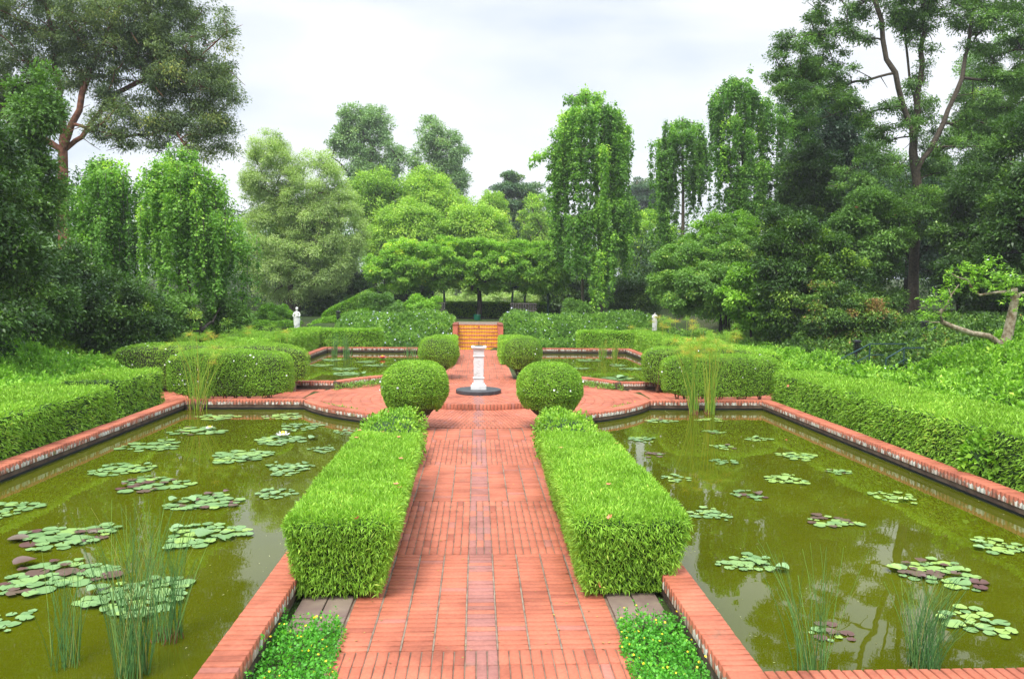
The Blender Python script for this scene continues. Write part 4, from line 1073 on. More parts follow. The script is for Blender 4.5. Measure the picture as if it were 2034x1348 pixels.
# tall weeping tree right of centre
Y = 40
c = P(1192, 632, Y)
weeper('weeping_tree', 'tallest weeping tree right of centre with an arm reaching left', c[0], Y, P(1165, 184, Y)[2],
       [(1162, 178, 0, .8), (1132, 194, .3, 1.0), (1192, 190, 0, 1.4), (1112, 232, .4, 4), (1102, 255, -.3, 4.5), (1140, 222, -.8, 5), (1175, 212, -1, 5), (1213, 212, -.5, 5), (1236, 232, .3, 4.5), (1252, 252, .2, 4), (1248, 275, -.4, 4.5), (1056, 316, 0, .5), (1090, 298, 0, 5.5), (1105, 330, .5, 4),
        (1150, 300, -1.2, 5), (1200, 300, -1.3, 5), (1235, 330, -.8, 4), (1262, 395, 0, 2.2), (1271, 420, .3, 1.6), (1240, 400, -1, 3), (1108, 440, 0, 2.6), (1125, 430, -1, 3.6), (1165, 420, -1.3, 4.5), (1205, 400, -1.4, 5.2), (1145, 470, -.6, 2.6), (1222, 460, -1, 4), (1250, 470, -.5, 2.5), (1185, 500, -1, 3.6)], 46, 44, .13, .085, 'weep', .14, extra=(-.9,), vb=.06, minz=1.5)
Y = 44
c = P(1352, 632, Y)
weeper('weeping_tree', 'slim weeping tree with bare brown trunk right of the tallest one', c[0], Y, P(1352, 240, Y)[2],
       [(1355, 235, 0, .8), (1322, 252, 0, 2), (1390, 248, 0, 2), (1304, 280, 0, 5.5), (1310, 300, -.4, 6), (1335, 262, -1, 3.6), (1370, 258, -1, 3.2), (1405, 275, 0, 3.8), (1416, 300, .4, 3.4), (1395, 330, -.6, 2.6), (1306, 420, 0, 3.8), (1325, 450, -.5, 3.2), (1378, 340, .5, 3), (1318, 360, .5, 4)], 42, 40, .13, .085, 'weep', .15, vb=-.03, minz=1.6)
Y = 41
c = P(1480, 632, Y)
weeper('weeping_tree', 'big ragged weeping tree merging into the dark trees at right', c[0], Y, P(1465, 158, Y)[2],
       [(1462, 152, 0, .8), (1438, 164, 0, 2.6), (1420, 185, 0, 4.4), (1412, 205, -.4, 4), (1475, 168, -.8, 4), (1500, 180, -.3, 5), (1530, 200, 0, 5), (1556, 235, 0, 5), (1450, 240, -1, 4.5), (1490, 260, -1.2, 5), (1480, 330, -1.2, 4.5), (1520, 320, -1, 4.5), (1465, 340, -.5, 4), (1552, 330, 0, 3.5), (1430, 300, -.5, 4), (1500, 400, -1, 3), (1440, 380, -.3, 3), (1540, 400, -.6, 3)], 46, 40, .13, .085, 'weep', .2, vb=-.05, minz=2.4)

# arbour: five small trees on dark posts
Y = 42
AR = 'vine-covered trees of the arbour above the steps'
for k, (px, lab, bxs, vb) in enumerate(((808, 'leftmost arbour tree, its crown yellow-tipped and spreading left', [EP(728, 850, 492, 575, Y, .8), EP(760, 860, 478, 560, Y, .8)], .12),
     (880, 'arbour tree second from the left, with yellow leaves below', [EP(820, 930, 474, 572, Y + .8, .8)], .05), (950, 'middle arbour tree on the thickest trunk, right above the steps', [EP(890, 1010, 476, 582, Y + 1.2, .8)], .0),
     (1020, 'arbour tree second from the right on a thin dark post', [EP(965, 1075, 484, 578, Y + .8, .8)], -.03), (1088, 'rightmost arbour tree beside the tallest weeping tree', [EP(1030, 1138, 480, 585, Y, .8)], -.08))):
    x = P(px, 600, Y)[0]; yy = bxs[-1][1]
    rt = tree('arbour_tree', lab, 'tree', x, yy, .085 if k != 2 else .17, 2.75, bxs, 190, .30, 50000, .11, .06, 'arbour', 'green_paint' if k in (1, 3, 4) else 'barkdark', 16, group=AR, flat=.75, vb=vb * .5, tw=0, shell=.8)
for px, lab in ((860, 'added rear arbour tree behind the left posts, shading the hedge'), (952, 'added rear arbour tree behind the middle trunk, shading the hedge'), (1045, 'added rear arbour tree behind the right posts, shading the hedge')):
    tree('arbour_tree', lab, 'tree', P(px, 600, 45.2)[0], 45.2, .085, 2.8, [EP(px - 70, px + 70, 505, 572, 45, 1.0)], 80, .45, 30000, .14, .08, 'mid', 'green_paint', 10, group=AR, flat=.6)  # back row of crowns, mostly hidden, added to shade the hedge face
# pot at the trunk foot
x = P(948, 636, 41)[0]
root = empty('plant_pot', (x, 41, float(T(x, 41)))); tag(root, 'small green pot at the foot of the middle arbour tree', 'pot')
MB().lathe([(.10, 0), (.17, .02), (.20, .28), (.215, .30), (.19, .31), (.17, .27), (.001, .26)], (x, 41, float(T(x, 41))), 20).build('pot_body', mat('green_glaze', (.01, .12, .07), .35), root)
# benches with lattice backs
def bench(x, y, lab, w=1.35):
    z = float(T(x, y)); root = empty('garden_bench', (x, y, z)); tag(root, lab, 'bench', 'lattice-backed benches under the arbour')
    MB().box((x, y, z + .43), (w, .42, .05), bev=.005).build('seat', M['wood'], root)
    mb = MB()
    mb.box((x, y + .22, z + .93), (w, .04, .05)); mb.box((x, y + .22, z + .55), (w, .04, .05))
    for k in range(11): mb.box((x - w / 2 + .03 + k * (w - .06) / 10, y + .22, z + .74), (.025, .03, .33))
    for k in range(3): mb.box((x, y + .235, z + .63 + k * .09), (w - .04, .012, .022))
    mb.build('backrest', M['wood'], root)
    for sx_ in (-1, 1):
        for sy_ in (-1, 1): MB().box((x + sx_ * (w / 2 - .04), y + sy_ * .19, z + .2), (.06, .06, .40)).build('leg', M['wood'], root)
        MB().box((x + sx_ * (w / 2 - .04), y, z + .64), (.06, .42, .05), bev=.004).build('armrest', M['wood'], root)
bench(P(1040, 620, 39.5)[0], 39.5, 'weathered lattice-backed bench right of the steps')
bench(P(858, 620, 39.5)[0], 39.5, 'weathered lattice-backed bench left of the steps, half hidden by shrubs')
# hedges and bushes on the terrace
V, Fq = boxV(P(870, 600, 46)[0], P(1085, 600, 46)[0], 45.6, 46.8, .9, 1.85)
hedge('clipped_hedge', 'shaded clipped hedge closing the back of the arbour', 'hedge', V, Fq, 22000, .12, .06, M['box'], depth=.1)
def mound(name, lab, px0, px1, py0, py1, Y, lm, n, L, W, rp=.4, vb=0.0, grp=None, cat='bush', dep=.7, bark='barkdark', flat=.9, z_ext=None):
    e = EP(px0, px1, py0, py1, Y, dep); g0 = float(T(e[0], Y)); b = e[2] - e[5]
    ell = [e, (e[0], e[1], (e[2] + g0) / 2, e[3] * .85, e[4] * .85, max(.2, (e[2] - g0) / 2))] if b > g0 + .2 else [e]
    return tree(name, lab, cat, e[0], Y, .05, g0 + .35 * (e[2] + e[5] - g0), ell, max(30, int(n / 500)), rp, n, L, W, lm, bark, 8, group=grp, flat=flat, vb=vb, stems=2)
mound('leafy_bush', 'grey-green bushes in a row behind the shaded arbour hedge', 860, 1100, 572, 620, 50, 'olive', 34000, .13, .06, .45, .05, dep=.3)
mound('leafy_bush', 'rounded dark green bush just left of the arbour', 712, 800, 588, 645, 38, 'mid', 30000, .10, .05, .36, .05, 'bushes on the upper terrace')
mound('leafy_bush', 'flat-topped bright green bush in front of the arbour at left', 795, 875, 590, 625, 38.2, 'lime', 20000, .10, .05, .3, .05, 'bushes on the upper terrace')
mound('leafy_bush', 'low bright bush beyond the left statue', 505, 590, 612, 650, 40, 'lime', 22000, .10, .05, .32, -.05, 'bushes on the upper terrace')
mound('leafy_bush', 'dark bush below the rightmost arbour tree', 1115, 1165, 600, 640, 38.5, 'mid', 14000, .10, .05, .3, .05, 'bushes on the upper terrace')
mound('leafy_bush', 'dark bushes behind the tallest weeping tree', 1210, 1300, 560, 640, 43, 'dark', 34000, .12, .06, .45, .1, 'bushes on the upper terrace')
mound('leafy_bush', 'dark thicket below the grey-green tree, left of the arbour', 610, 735, 540, 640, 47, 'dark', 46000, .14, .07, .5, .0, 'bushes on the upper terrace')
mound('leafy_bush', 'dark thicket behind the leftmost arbour tree', 715, 860, 520, 640, 49, 'dark', 46000, .14, .07, .5, .05, 'bushes on the upper terrace')
mound('leafy_bush', 'dark thicket behind the rightmost arbour tree', 1060, 1215, 520, 640, 50, 'dark', 46000, .14, .07, .5, .05, 'bushes on the upper terrace')
def slope_hedge(lab, pA, pB, Y0, Y1, w, n):
    """hedge whose top climbs from pA to pB (pixels of its top edge)"""
    a = P(*pA, Y0); b = P(*pB, Y1); g0 = float(T(a[0], Y0)) - .05; g1 = float(T(b[0], Y1)) - .05
    bl = [(a[0], Y0, g0), (b[0], Y1, g1), (b[0], Y1 + w, g1), (a[0], Y0 + w, g0)]
    tl = [(a[0], Y0, a[2]), (b[0], Y1, b[2]), (b[0], Y1 + w, b[2]), (a[0], Y0 + w, a[2])]
    bl = np.array(bl); tl = np.array(tl); cc = tl.mean(0); m_ = tl.copy(); m_[:, 2] -= .2; t2 = tl + (cc - tl) * [.08, .25, 0]
    V = np.concatenate([bl, m_, t2]); Fq = [(8, 9, 10, 11)] + [(l * 4 + i, l * 4 + (i + 1) % 4, l * 4 + 4 + (i + 1) % 4, l * 4 + 4 + i) for l in range(2) for i in range(4)]
    hedge('sloping_hedge', lab, 'hedge', V, Fq, n, .10, .05, M['lime'], 'hedges climbing the bank left of the arbour', depth=.12, lump=.06, ls=1.2)
slope_hedge('front hedge climbing the bank from the left statue towards the arbour', (614, 640), (748, 610), 36.3, 37.3, 1.1, 26000)
slope_hedge('rear hedge climbing the bank behind, higher than the front one', (640, 618), (742, 574), 40.5, 41.5, 1.2, 26000)
slope_hedge('low flat hedge beside the left statue', (498, 640), (592, 641), 36.6, 36.6, 1.1, 18000)

# right side -----------------------------------------------------------------
Y = 33
mound('arching_bush', 'arching pale green shrub dome in front of the weeping trees at right', 1370, 1500, 412, 560, 36, 'lime', 60000, .11, .06, .4, -.05, 'shrubs along the right bank', cat='shrub')
tree('spreading_shrub', 'spreading bright shrub with dark bare stems near the right statue', 'shrub', P(1440, 650, 31)[0], 31, .07, 1.7, [EP(1292, 1420, 480, 610, 31, .8), EP(1380, 1510, 460, 600, 31, .8), EP(1310, 1480, 530, 625, 30, .8)], 380, .30, 100000, .10, .055, 'mid', 'barkdark', 20, group='shrubs along the right bank', flat=.85, vb=.18, stems=4)
tree('spreading_shrub', 'pale mixed shrub with sprays of light leaves below the tall open tree', 'shrub', P(1660, 670, 25)[0], 25, .06, 1.6, [EP(1590, 1720, 560, 690, 25, .7), EP(1640, 1790, 590, 690, 25, .7)], 150, .3, 42000, .09, .045, 'mixed', 'barkdark', 10, group='shrubs along the right bank', flat=.7, vb=.15, spread=.2)
tree('leafy_bush', 'bright large-leaved bush in front of the dark trees at right', 'bush', P(1490, 650, 28)[0], 28, .06, 1.4, [EP(1440, 1560, 520, 650, 28, .8)], 90, .34, 24000, .13, .07, 'lime', 'barkdark', 8, group='shrubs along the right bank', flat=.6, vb=-.15)
Y = 30
tree('evergreen_tree', 'dark evergreen tree right of the big weeping tree', 'tree', P(1600, 650, 36)[0], 36, .2, 4.5, [EP(1560, 1660, 290, 440, 36, .8), EP(1520, 1690, 370, 600, 36, .8)], 260, .5, 100000, .14, .07, 'dark', 'barkdark', 12, group=TG, flat=.9, vb=-.02)
tree('evergreen_tree', 'blue-black pointed evergreen behind the dark trees at right', 'tree', P(1665, 650, 40)[0], 40, .2, 4.5, [EP(1640, 1700, 195, 330, 40, .8), EP(1620, 1730, 280, 480, 40, .8)], 120, .6, 55000, .14, .07, 'darkblue', 'barkdark', 12, group=TG, flat=.9, vb=-.1)
tree('dark_shrub', 'large dark shrub with pale leaf sprays at right of centre', 'shrub', P(1590, 670, 27)[0], 27, .10, 2.0, [EP(1500, 1640, 420, 670, 27, .7), EP(1560, 1720, 470, 680, 27, .7)], 210, .42, 95000, .11, .055, 'dark', 'barkdark', 12, group='shrubs along the right bank', flat=.8, vb=.10, spread=.22)
tree('dark_shrub', 'dark shrub with coral flowers beside the brown trunk', 'shrub', P(1740, 660, 29)[0], 29, .10, 2.2, [EP(1650, 1800, 380, 560, 29, .7), EP(1690, 1785, 500, 670, 29, .7)], 170, .45, 70000, .11, .055, 'mid', 'barkdark', 12, group='shrubs along the right bank', flat=.8, vb=-.12, flowers=('coral', 14, .8), spread=.22)
tree('dark_shrub', 'dense dark shrubs right of the brown trunk', 'shrub', P(1900, 640, 28)[0], 28, .10, 2.4, [EP(1860, 2060, 330, 560, 28, .7), EP(1870, 2100, 480, 630, 27, .7)], 210, .48, 90000, .12, .06, 'dark', 'barkdark', 12, group='shrubs along the right bank', flat=.8, vb=.02)
tree('evergreen_tree', 'dark tree at the right frame edge, above the crooked tree', 'tree', P(2080, 650, 24)[0], 24, .2, 3.5, [EP(1990, 2200, 180, 420, 24, .8), EP(1960, 2200, 360, 620, 24, .8)], 170, .5, 70000, .12, .06, 'dark', 'barkdark', 12, group=TG, flat=.9, vb=.05)
tree('evergreen_tree', 'dark tree mass behind the tall open tree at right', 'tree', P(1800, 650, 40)[0], 40, .25, 5, [EP(1690, 1960, 330, 560, 40, .6), EP(1830, 2100, 400, 600, 40, .6)], 190, .75, 90000, .16, .08, 'darkblue', 'barkdark', 12, group=TG, flat=.8, vb=-.05)
tree('evergreen_tree', 'mid-green tree between the weeping trees and the tall open tree', 'tree', P(1590, 640, 43)[0], 43, .2, 5, [EP(1540, 1640, 150, 280, 43, .8), EP(1560, 1640, 240, 400, 43, .8)], 150, .5, 40000, .14, .06, 'weep', 'bark', 16, group=TG, flat=.8, vb=-.12)
# tall open tree upper right
Y = 31
def zt_(py): return P(1815, py, Y)[2]
root = tree('tall_open_tree', 'tall open-crowned tree with straight brown trunk at upper right', 'tree', P(1815, 625, Y)[0], Y, .24, zt_(400),
     [EP(1510, 1640, 60, 190, Y, .8), EP(1600, 1760, -60, 110, Y, .8), EP(1560, 1720, 120, 240, Y, .7), EP(1740, 1900, -120, 60, Y, .8), EP(1500, 1750, -280, -40, Y, .8), EP(1740, 2100, -330, -90, Y, .8), EP(1880, 2060, -40, 110, Y, .8), EP(1900, 2060, 120, 260, Y, .8), EP(1700, 1830, 200, 290, Y, .8), EP(1830, 1990, 230, 380, Y, .8), EP(1660, 1800, 300, 420, Y, .8), EP(2000, 2160, 0, 240, Y, .8), EP(1780, 1900, 380, 470, Y - 1, .8), EP(1790, 1860, -60, 330, Y, .3)],
     900, .42, 300000, .105, .046, 'mid', 'barkmid', 120, flat=.7, group=TG, tw=1, vb=-.12, spread=.2, shell=.75, droop=.3, lr=[.78, .4, .38, .3],
     leaders=[[P(1816, 300, Y), P(1822, 220, Y), P(1829, 130, Y), P(1834, 30, Y), P(1842, -120, Y), P(1850, -260, Y)], [P(1812, 300, Y - .1), P(1806, 240, Y - .2), P(1775, 150, Y - .5), P(1750, 40, Y - .5), P(1720, -110, Y - .5)], [P(1822, 340, Y - .1), P(1860, 270, Y - .3), P(1895, 190, Y - .3), P(1925, 80, Y), P(1950, -60, Y)], [P(1820, 290, Y + .2), P(1818, 200, Y + .3), P(1800, 90, Y + .3), P(1790, -40, Y + .3)]])
tree('evergreen_tree', 'green tree filling the upper right corner behind the tall open tree', 'tree', P(2010, 650, 44)[0], 44, .25, 6, [EP(1900, 2120, 60, 300, 44, .7), EP(1860, 2120, 220, 440, 44, .7)], 260, .6, 90000, .14, .06, 'mid', 'barkmid', 20, group=TG, flat=.8, vb=-.1)
tree('evergreen_tree', 'green tree between the tall open tree and the big ragged weeping tree', 'tree', P(1720, 650, 45)[0], 45, .25, 6, [EP(1660, 1790, 250, 420, 45, .7), EP(1640, 1800, 340, 500, 45, .7)], 180, .6, 60000, .14, .06, 'mid', 'barkmid', 16, group=TG, flat=.8, vb=-.12)

# far wood behind everything
def far_wood():
    k = 620; xs = rng.uniform(-75, 75, k); ys = rng.uniform(92, 120, k)
    top = 2.5 + (ys) * (110 + 25 * np.sin(xs * .13) + 14 * np.sin(xs * .41 + 1)) / 1525
    hz = rng.random(k) ** .6; z = T(xs, ys) + hz * (top - T(xs, ys))
    pc = np.stack([xs, ys, z], -1); cen = pc - [0, 0, 3.0]
    a = crown_leaves(pc, cen, 2.3, 110000, .42, .24, .8, .2, 0, .16)
    tag(link('far_wood', leaves_mesh('far_wood', *a, M['far'])), 'far wooded skyline behind the garden trees', 'wood', kind='stuff')
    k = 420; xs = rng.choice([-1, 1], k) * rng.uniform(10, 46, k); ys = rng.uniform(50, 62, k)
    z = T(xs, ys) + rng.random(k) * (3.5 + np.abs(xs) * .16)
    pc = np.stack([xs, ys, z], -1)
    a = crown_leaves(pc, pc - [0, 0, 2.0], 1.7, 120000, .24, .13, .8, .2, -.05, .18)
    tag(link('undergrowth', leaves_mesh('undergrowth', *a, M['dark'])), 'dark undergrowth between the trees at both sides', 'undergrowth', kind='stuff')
far_wood()

# banks -----------------------------------------------------------------------
bed('bank_shrubs', 'bright leafy ground shrubs on the bank beyond the right hedge', 'shrubs', None, 8.15, 13.6, 8.0, 18.4, .42, .30, 140000, .10, .05, M['lime'], .3, 3.0, ls=1.9, flowers=(M['petalw'], 60, .03))
bed('bank_shrubs', 'bright ground shrubs left of the blue-green railings', 'shrubs', None, 8.2, 9.9, 18.4, 27.0, .5, .3, 50000, .085, .045, M['lime'], .4, 5.0, ls=1.3)
bed('bank_shrubs', 'brownish mixed shrubs below the crooked tree', 'shrubs', None, 13.6, 19.0, 8.0, 18.4, .5, .3, 70000, .10, .045, M['mixed'], .5, 8.0, ls=1.0)
bed('bank_shrubs', 'dark brownish undergrowth behind the railings', 'shrubs', None, 9.9, 20.0, 18.4, 31.0, .30, .25, 140000, .11, .055, M['mixed'], .6, 9.0, ls=.9)
bed('bank_shrubs', 'green ground shrubs beyond the right rounded hedges', 'shrubs', None, 8.4, 13.0, 27.2, 33.4, .45, .15, 50000, .09, .045, M['peri'], .5, 6.0, ls=1.1)
bed('flowering_shrubs', 'bright green shrubs with white flowers behind the long left hedge', 'shrubs', None, -11.6, -8.2, 9.0, 19.4, .60, .30, 120000, .09, .038, M['bright'], .45, 7.0, ls=1.3, flowers=(M['petalw'], 120, .022))
bed('low_shrubs', 'darker clipped shrub band under the dark trees at left', 'shrubs', None, -14.5, -8.4, 19.6, 24.5, .55, .10, 80000, .08, .045, M['box'], .5, 9.0, ls=1.0)
bed('grassy_bank', 'soft grassy green bank beside the far left pond', 'grass', None, -12.6, -7.8, 24.6, 33.6, .55, .08, 90000, .14, .02, M['bamboo'], .5, 11.0, ls=.7)
bed('low_shrubs', 'dark shady shrubs at the far left under the evergreen', 'shrubs', None, -19.0, -11.7, 10.0, 19.5, .5, .2, 50000, .10, .05, M['dark'], .6, 12.0, ls=.9)

# ------------------------------------------------------------------ crooked tree (right)
Y = 17.0
def q(px, py, dy=0.0): return P(px, py, Y + dy)
x, z0 = q(1990, 722)[0], q(1990, 722)[2]
root = empty('crooked_tree', (x, Y, float(T(x, Y)))); tag(root, 'crooked lichen-covered tree with bare twisting limbs at right', 'tree')
paths = [np.array([q(1990, 760), q(1990, 722), q(1994, 690), q(2003, 660), q(2010, 625), q(2016, 595), q(2014, 572)]), np.array([q(1992, 688), q(1965, 668, -.1), q(1930, 662, -.2), q(1895, 650, -.3), q(1872, 640, -.3), q(1866, 622, -.3), q(1880, 606, -.3)]),
         np.array([q(2010, 600), q(2026, 585, .1), q(2050, 575, .2)]), np.array([q(1978, 581), q(1945, 586, -.2), q(1930, 572, -.2), q(1922, 556, -.2), q(1900, 550, -.2), q(1885, 540, -.2)]), np.array([q(2014, 578), q(1995, 580, -.1), q(1978, 581)]),
         np.array([q(1880, 606, -.3), q(1890, 585, -.3), q(1905, 565, -.3)]), np.array([q(1890, 590, -.3), q(1884, 572, -.3)]), np.array([q(1866, 640, -.3), q(1850, 640, -.3), q(1838, 636, -.3)])]
rad = [np.array([.17, .15, .12, .11, .10, .085, .07]), np.array([.075, .07, .065, .06, .055, .05, .03]), np.array([.05, .04, .03]), np.array([.03, .028, .025, .022, .015, .01]), np.array([.04, .035, .03]), np.array([.022, .015, .01]), np.array([.015, .008]), np.array([.014, .01, .006])]
tubes_obj('trunk', paths, rad, M['barkpale'], root, 8)
cl = [(1860, 590), (1850, 600), (1880, 578), (1838, 630), (1870, 598), (1905, 545), (1925, 530), (1945, 548), (1965, 520), (1950, 565), (1985, 550), (2000, 560), (2015, 552), (2040, 560), (1890, 540), (1985, 575), (2010, 580), (1930, 565), (1855, 618), (1960, 535), (2030, 590)]
C = []
for (px, py) in cl:
    for k in range(8): C.append(q(px + rng.normal(0, 13), py + rng.normal(0, 9), rng.normal(-.2, .25)))
C = np.array(C); Cn = np.repeat(C, 14, 0); n = len(Cn); Cn = Cn + rng.normal(0, .03, (n, 3))
D = nrm(randdir(n) * [1, 1, .5]); L = rng.uniform(.05, .11, n)
link('crown', leaves_mesh('crown', Cn, D, nrm(randdir(n) * .6 + [0, 0, 1]), L, L * .36, rng.normal(.5, .2, n), M['lime']), root)
put_flowers(root, 'white', C + [0, 0, .05], np.tile([0, -.4, .9], (len(C), 1)), 22, sc=1.3)

# ------------------------------------------------------------------ handrails and bollard lamps
def handrail(lab, pts, Y, drop, posts):
    w = [P(px, py, yy) for (px, py, yy) in pts]
    root = empty('handrail', (w[0][0], w[0][1], float(T(w[0][0], w[0][1])))); tag(root, lab, 'handrail', 'blue-green stair railings')
    MB().tube(w, .018, 8).build('top_rail', M['rail'], root)
    MB().tube([p - np.array([0, 0, .30]) for p in w], .014, 8).build('lower_rail', M['rail'], root)
    for i in posts:
        p = w[i]; MB().tube([p, (p[0], p[1], float(T(p[0], p[1])) - .05)], .018, 8).build('post', M['rail'], root)
handrail('longer blue-green railing climbing behind the bank shrubs', [(1648, 724, 19.5), (1728, 683, 20.3), (1800, 683, 20.9), (1862, 648, 21.8)], 22, .9, (0, 1, 2, 3))
handrail('shorter blue-green railing in front of the longer one', [(1760, 712, 18.2), (1796, 691, 18.8), (1835, 691, 19.2)], 20, .9, (0, 1, 2))
def lamp(px, py, Y, lab, red=False):
    p = P(px, py, Y); z0 = float(T(p[0], Y)) - .03; h = max(.6, p[2] - z0)
    root = empty('bollard_lamp', (p[0], Y, z0)); tag(root, lab, 'lamp', 'dark louvred bollard lamps')
    MB().lathe([(.075, 0), (.075, h - .3)], (p[0], Y, z0), 14).build('post', M['lamp'], root)
    mb = MB()
    for k in range(5): mb.lathe([(.05, 0), (.115, .012), (.12, .03), (.05, .045)], (p[0], Y, z0 + h - .3 + k * .052), 16)
    mb.lathe([(.12, 0), (.12, .03), (.05, .06), (.001, .062)], (p[0], Y, z0 + h - .04), 16)
    mb.build('louvre_head', M['lamp'], root)
    if red: MB().lathe([(.001, 0), (.05, .01), (.055, .05), (.001, .06)], (p[0] - .03, Y - .12, z0 + h - .42), 10).build('red_marker', M['red'], root)
lamp(1703, 676, 21.5, 'louvred bollard lamp beside the lower end of the railing')
lamp(1836, 640, 22.5, 'louvred bollard lamp with red marker near the crooked tree', True)
lamp(672, 648, 35.6, 'small dark bollard lamp in front of the climbing hedge at left')

# ------------------------------------------------------------------ water lilies
def lily(px, py, w, h, lab, npad=26, purple=.0, vb=0.0, flower=None, rs=1.0):
    c = G(px, py, ZW); a = G(px - w / 2, py, ZW); b = G(px + w / 2, py, ZW); f = G(px, py + h / 2, ZW); k = G(px, py - h / 2, ZW)
    rx = abs(b[0] - a[0]) / 2; ry = min(rx * 1.25, abs(k[1] - f[1]) / 2)
    base = rx / 5.4; base = min(max(base, .046), .088) * rs; npad = int(npad * 1.25)
    root = empty('water_lily', (c[0], c[1], ZW)); tag(root, lab, 'water lily', 'water lilies floating on the ponds')
    Vs = []; Fs = []; vv = []; placed = []; tries = 0
    while len(placed) < npad and tries < npad * 40:
        tries += 1
        t = rng.random() * 6.283; rr = math.sqrt(rng.random()) * (1.15 if rng.random() < .12 else 1.0) * (1 + .18 * math.sin(3 * t + px)); x = c[0] + rx * rr * math.cos(t) * .84; y = c[1] + ry * rr * math.sin(t) * .84
        r = base * rng.choice([.6, .85, 1.0, 1.15, 1.3]) * (1.1 if rr < .6 else .85)
        if any((x - p[0]) ** 2 + (y - p[1]) ** 2 < ((r + p[2]) * .72) ** 2 for p in placed): continue
        placed.append((x, y, r))
    for i, (x, y, r) in enumerate(placed):
        n = 14; a0 = rng.random() * 6.283; tx, ty = rng.normal(0, .05, 2)
        zz = ZW + .004 + .0006 * i; bs = len(Vs)
        if rng.random() < .10: tx, ty = rng.normal(0, .25, 2); zz += .012
        Vs.append((x + r * .12 * math.cos(a0), y + r * .12 * math.sin(a0), zz))
        for q_ in range(n):
            an = a0 + .16 + (6.283 - .32) * q_ / (n - 1); ex = 1 + .03 * math.sin(3 * an)
            dx, dy = r * ex * math.cos(an), r * ex * math.sin(an) * .95
            Vs.append((x + dx, y + dy, zz + abs(tx * dx + ty * dy) + (.003 if q_ % 3 == 0 else 0)))
        for q_ in range(n - 1): Fs.append((bs, bs + 1 + q_, bs + 2 + q_)); vv.append(0)
        val = rng.uniform(.85, 1.0) if rng.random() < purple else np.clip(rng.normal(.38 + vb, .14), 0, .70)
        vv[-(n - 1):] = [val] * (n - 1)
    link('pads', mesh_np('pads', np.array(Vs), np.array(Fs), M['pad'], attrs={'v': vv}), root)
    if flower:
        fx, fy, col, sc = flower; fp = G(fx, fy + 4, ZW + .02); mb = MB()
        for lay, (nn, tilt, ln) in enumerate(((9, .35, 1.0), (8, .8, .85), (6, 1.2, .65))):
            for k_ in range(nn):
                an = 6.283 * k_ / nn + lay * .3; c_, s_ = math.cos(an), math.sin(an); L_ = .075 * sc * ln
                def qq(u, v_, z_): return (fp[0] + u * c_ - v_ * s_, fp[1] + u * s_ + v_ * c_, ZW + .02 + z_)
                ch, sh = math.cos(tilt), math.sin(tilt)
                mb.add([qq(.008, 0, .0), qq(L_ * .55 * ch, -L_ * .22, L_ * .5 * sh), qq(L_ * ch, 0, L_ * sh), qq(L_ * .55 * ch, L_ * .22, L_ * .5 * sh)], [(0, 1, 2, 3)])
        mb.lathe([(.001, 0), (.018 * sc, .01), (.02 * sc, .035 * sc), (.001, .045 * sc)], (fp[0], fp[1], ZW + .03), 8, m=1)
        mb.build('flower', [M[col], M['petaly']], root)
